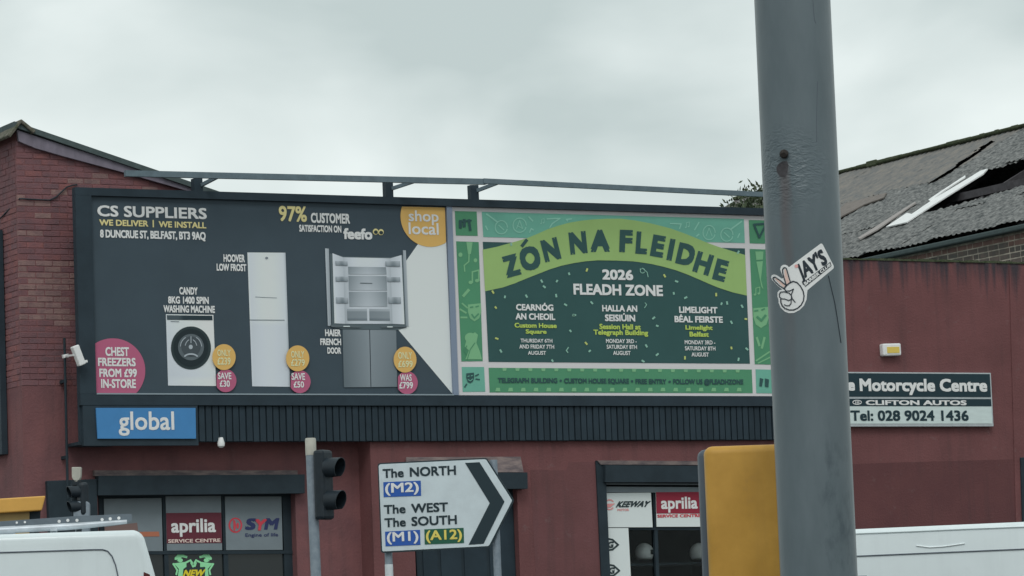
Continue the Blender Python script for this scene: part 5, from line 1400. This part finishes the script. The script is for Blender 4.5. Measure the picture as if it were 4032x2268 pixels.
# exposed bricks under the eaves, each its own piece
random.seed(21)
_bm2 = {}
z = ze - 0.10; k = 0
while z > ze - 0.10 - 8 * 0.088:
    yy = y0 + (0.0 if k % 2 else .13)
    while yy < 6.2:
        l = 0.262 + random.choice([0, 0, 0, -.12])
        m = M_OLDRED if k == 0 or (k == 1 and random.random() < .12) else M_OLDBRICK
        put_brick(l - .019, .088 - .018, .05, (XO + .025 + random.uniform(-.004, .001), yy + l / 2, z - .044), math.pi / 2, m, ob)
        yy += l
    z -= .088; k += 1
MB().box((XO - .16, y0 - .1, ze - .085), (XO - .02, y1, ze - .005)).build('gutter', M_GUTTER, ob, bevel=.02)
# roof sheets
H = lambda *q: [rs(*p) for p in q]
holes = [H((3820, 690), (3735, 745), (3660, 728), (3780, 650), (3900, 560), (3925, 575)), H((3560, 873), (3642, 822), (3700, 790), (3770, 752), (3890, 676), (4032, 632), (4500, 480), (4500, 610), (4032, 735), (3760, 812), (3660, 838)),
         H((3298, 862), (3420, 803), (3412, 810), (3345, 850), (3298, 880))]
holes[0] = H((3660, 727), (3790, 640), (3910, 553), (3918, 566), (3830, 626), (3750, 684), (3690, 718))
def inside(p, poly):
    x, y = p; r_ = False; j = len(poly) - 1
    for i in range(len(poly)):
        xi, yi = poly[i]; xj_, yj = poly[j]
        if (yi > y) != (yj > y) and x < (xj_ - xi) * (y - yi) / (yj - yi) + xi: r_ = not r_
        j = i
    return r_
def rpt(yv, s_, off): return RP.p0 + np.array([0, yv, 0]) + sl * s_ + rn * off
rowb = [0.0, rs(3900, 795)[1], SR * 0.62, SR]
cols = np.arange(y0 - .1, y1, 0.9)
rg = np.random.default_rng(9)
for ri in range(3):
    s0, s1 = rowb[ri], rowb[ri + 1] + (0.10 if ri < 2 else 0)
    for ci in range(len(cols)):
        ya, yb_ = cols[ci], min(cols[ci] + .93, y1)
        ny, ns = 34, max(5, int((s1 - s0) / .07))
        tilt = rg.uniform(-.012, .03); lift = 0.012 * (2 - ri) * -1 + rg.uniform(0, .012)
        mb = MB(); idx = {}
        def vid(i, j):
            if (i, j) not in idx:
                yv = ya + (yb_ - ya) * i / ny; sv_ = s0 + (s1 - s0) * j / ns
                jj = rg.uniform(-.012, .012) if j in (0,) else 0
                idx[(i, j)] = len(mb.v)
                mb.v.append(tuple(rpt(yv, sv_ + jj, .010 * math.sin(yv * 2 * math.pi / .146) + lift + tilt * (i / ny) + rg.uniform(-.006, .006) + .02)))
            return idx[(i, j)]
        for i in range(ny):
            for j in range(ns):
                yv = ya + (yb_ - ya) * (i + .5) / ny; sv_ = s0 + (s1 - s0) * (j + .5) / ns
                if any(inside((yv + rg.uniform(-.02, .02), sv_ + rg.uniform(-.03, .03)), h) for h in holes): continue
                mb.f.append((vid(i, j), vid(i + 1, j), vid(i + 1, j + 1), vid(i, j + 1)))
        if mb.f:
            o = mb.build('roof_sheet', M_ROOFB if (ri == 2 and ci > 6 or (ri == 1 and ci > 8)) else M_ROOF, ob, smooth=False)
# white rooflight strips lying up the slope
def rstrip(name, quad, m, off, th=.02):
    return MB().prism([RP.at(*q, off) for q in quad], rn * -th).build(name, m, ob)
rstrip('rooflight', [(3488, 893), (3570, 838), (3590, 842), (3680, 780), (3790, 715), (3860, 672), (3888, 664), (3870, 684), (3760, 752), (3660, 815), (3570, 874)], M_RLIGHT, .05)
rstrip('rooflight', [(3655, 786), (3690, 762), (3800, 690), (3800, 697), (3720, 748), (3662, 790)], M_RLIGHT, .06)
rstrip('flashing', [(3378, 936), (3600, 795), (3606, 797), (3450, 905), (3384, 940)], mat('pale_flashing', alb((122, 124, 121)), .8), .07)
rstrip('timber_board', [(3300, 826), (3330, 800), (3490, 758), (3478, 778), (3400, 806), (3300, 858)], mat('tan_board', alb((94, 94, 90)), .9, var=.15, scale=9), .06)
# purlins, rafters and trusses seen through the hole
for s_ in (SR * .2, SR * .45, SR * .7, SR * .92):
    a = rpt(y0 + .3, s_, -.10); b = rpt(y1 - .3, s_, -.10); MB().bar(a, b, .07, .12).build('purlin', M_TIMBER, ob)
for yv in np.arange(1.4, 12, 1.6):
    MB().bar(rpt(yv, .05, -.2), rpt(yv, SR, -.2), .06, .10).build('rafter', M_TIMBER, ob)
    MB().bar((XO + .3, yv, ze - .1), (XF - .3, yv, ze - .1), .06, .10).build('tie_beam', M_TIMBER, ob)
    MB().bar((XO + 1.0, yv, ze - .1), rpt(yv, SR * .62, -.2), .05, .07).build('strut', M_TIMBER, ob)
# mossy ridge
mb = MB(); yv = y0 - .1
while yv < y1:
    w = rg.uniform(.12, .4); h = rg.uniform(.022, .036) + (.022 if rg.random() < .05 else 0)
    c = rpt(yv + w / 2, SR, .03); mb.obox(c, (0.09, 0, -.03), (0, w / 2, 0), (0, 0, h)); yv += w * .96
mb.build('mossy_ridge', M_MOSS, ob, bevel=.015, seg=1)
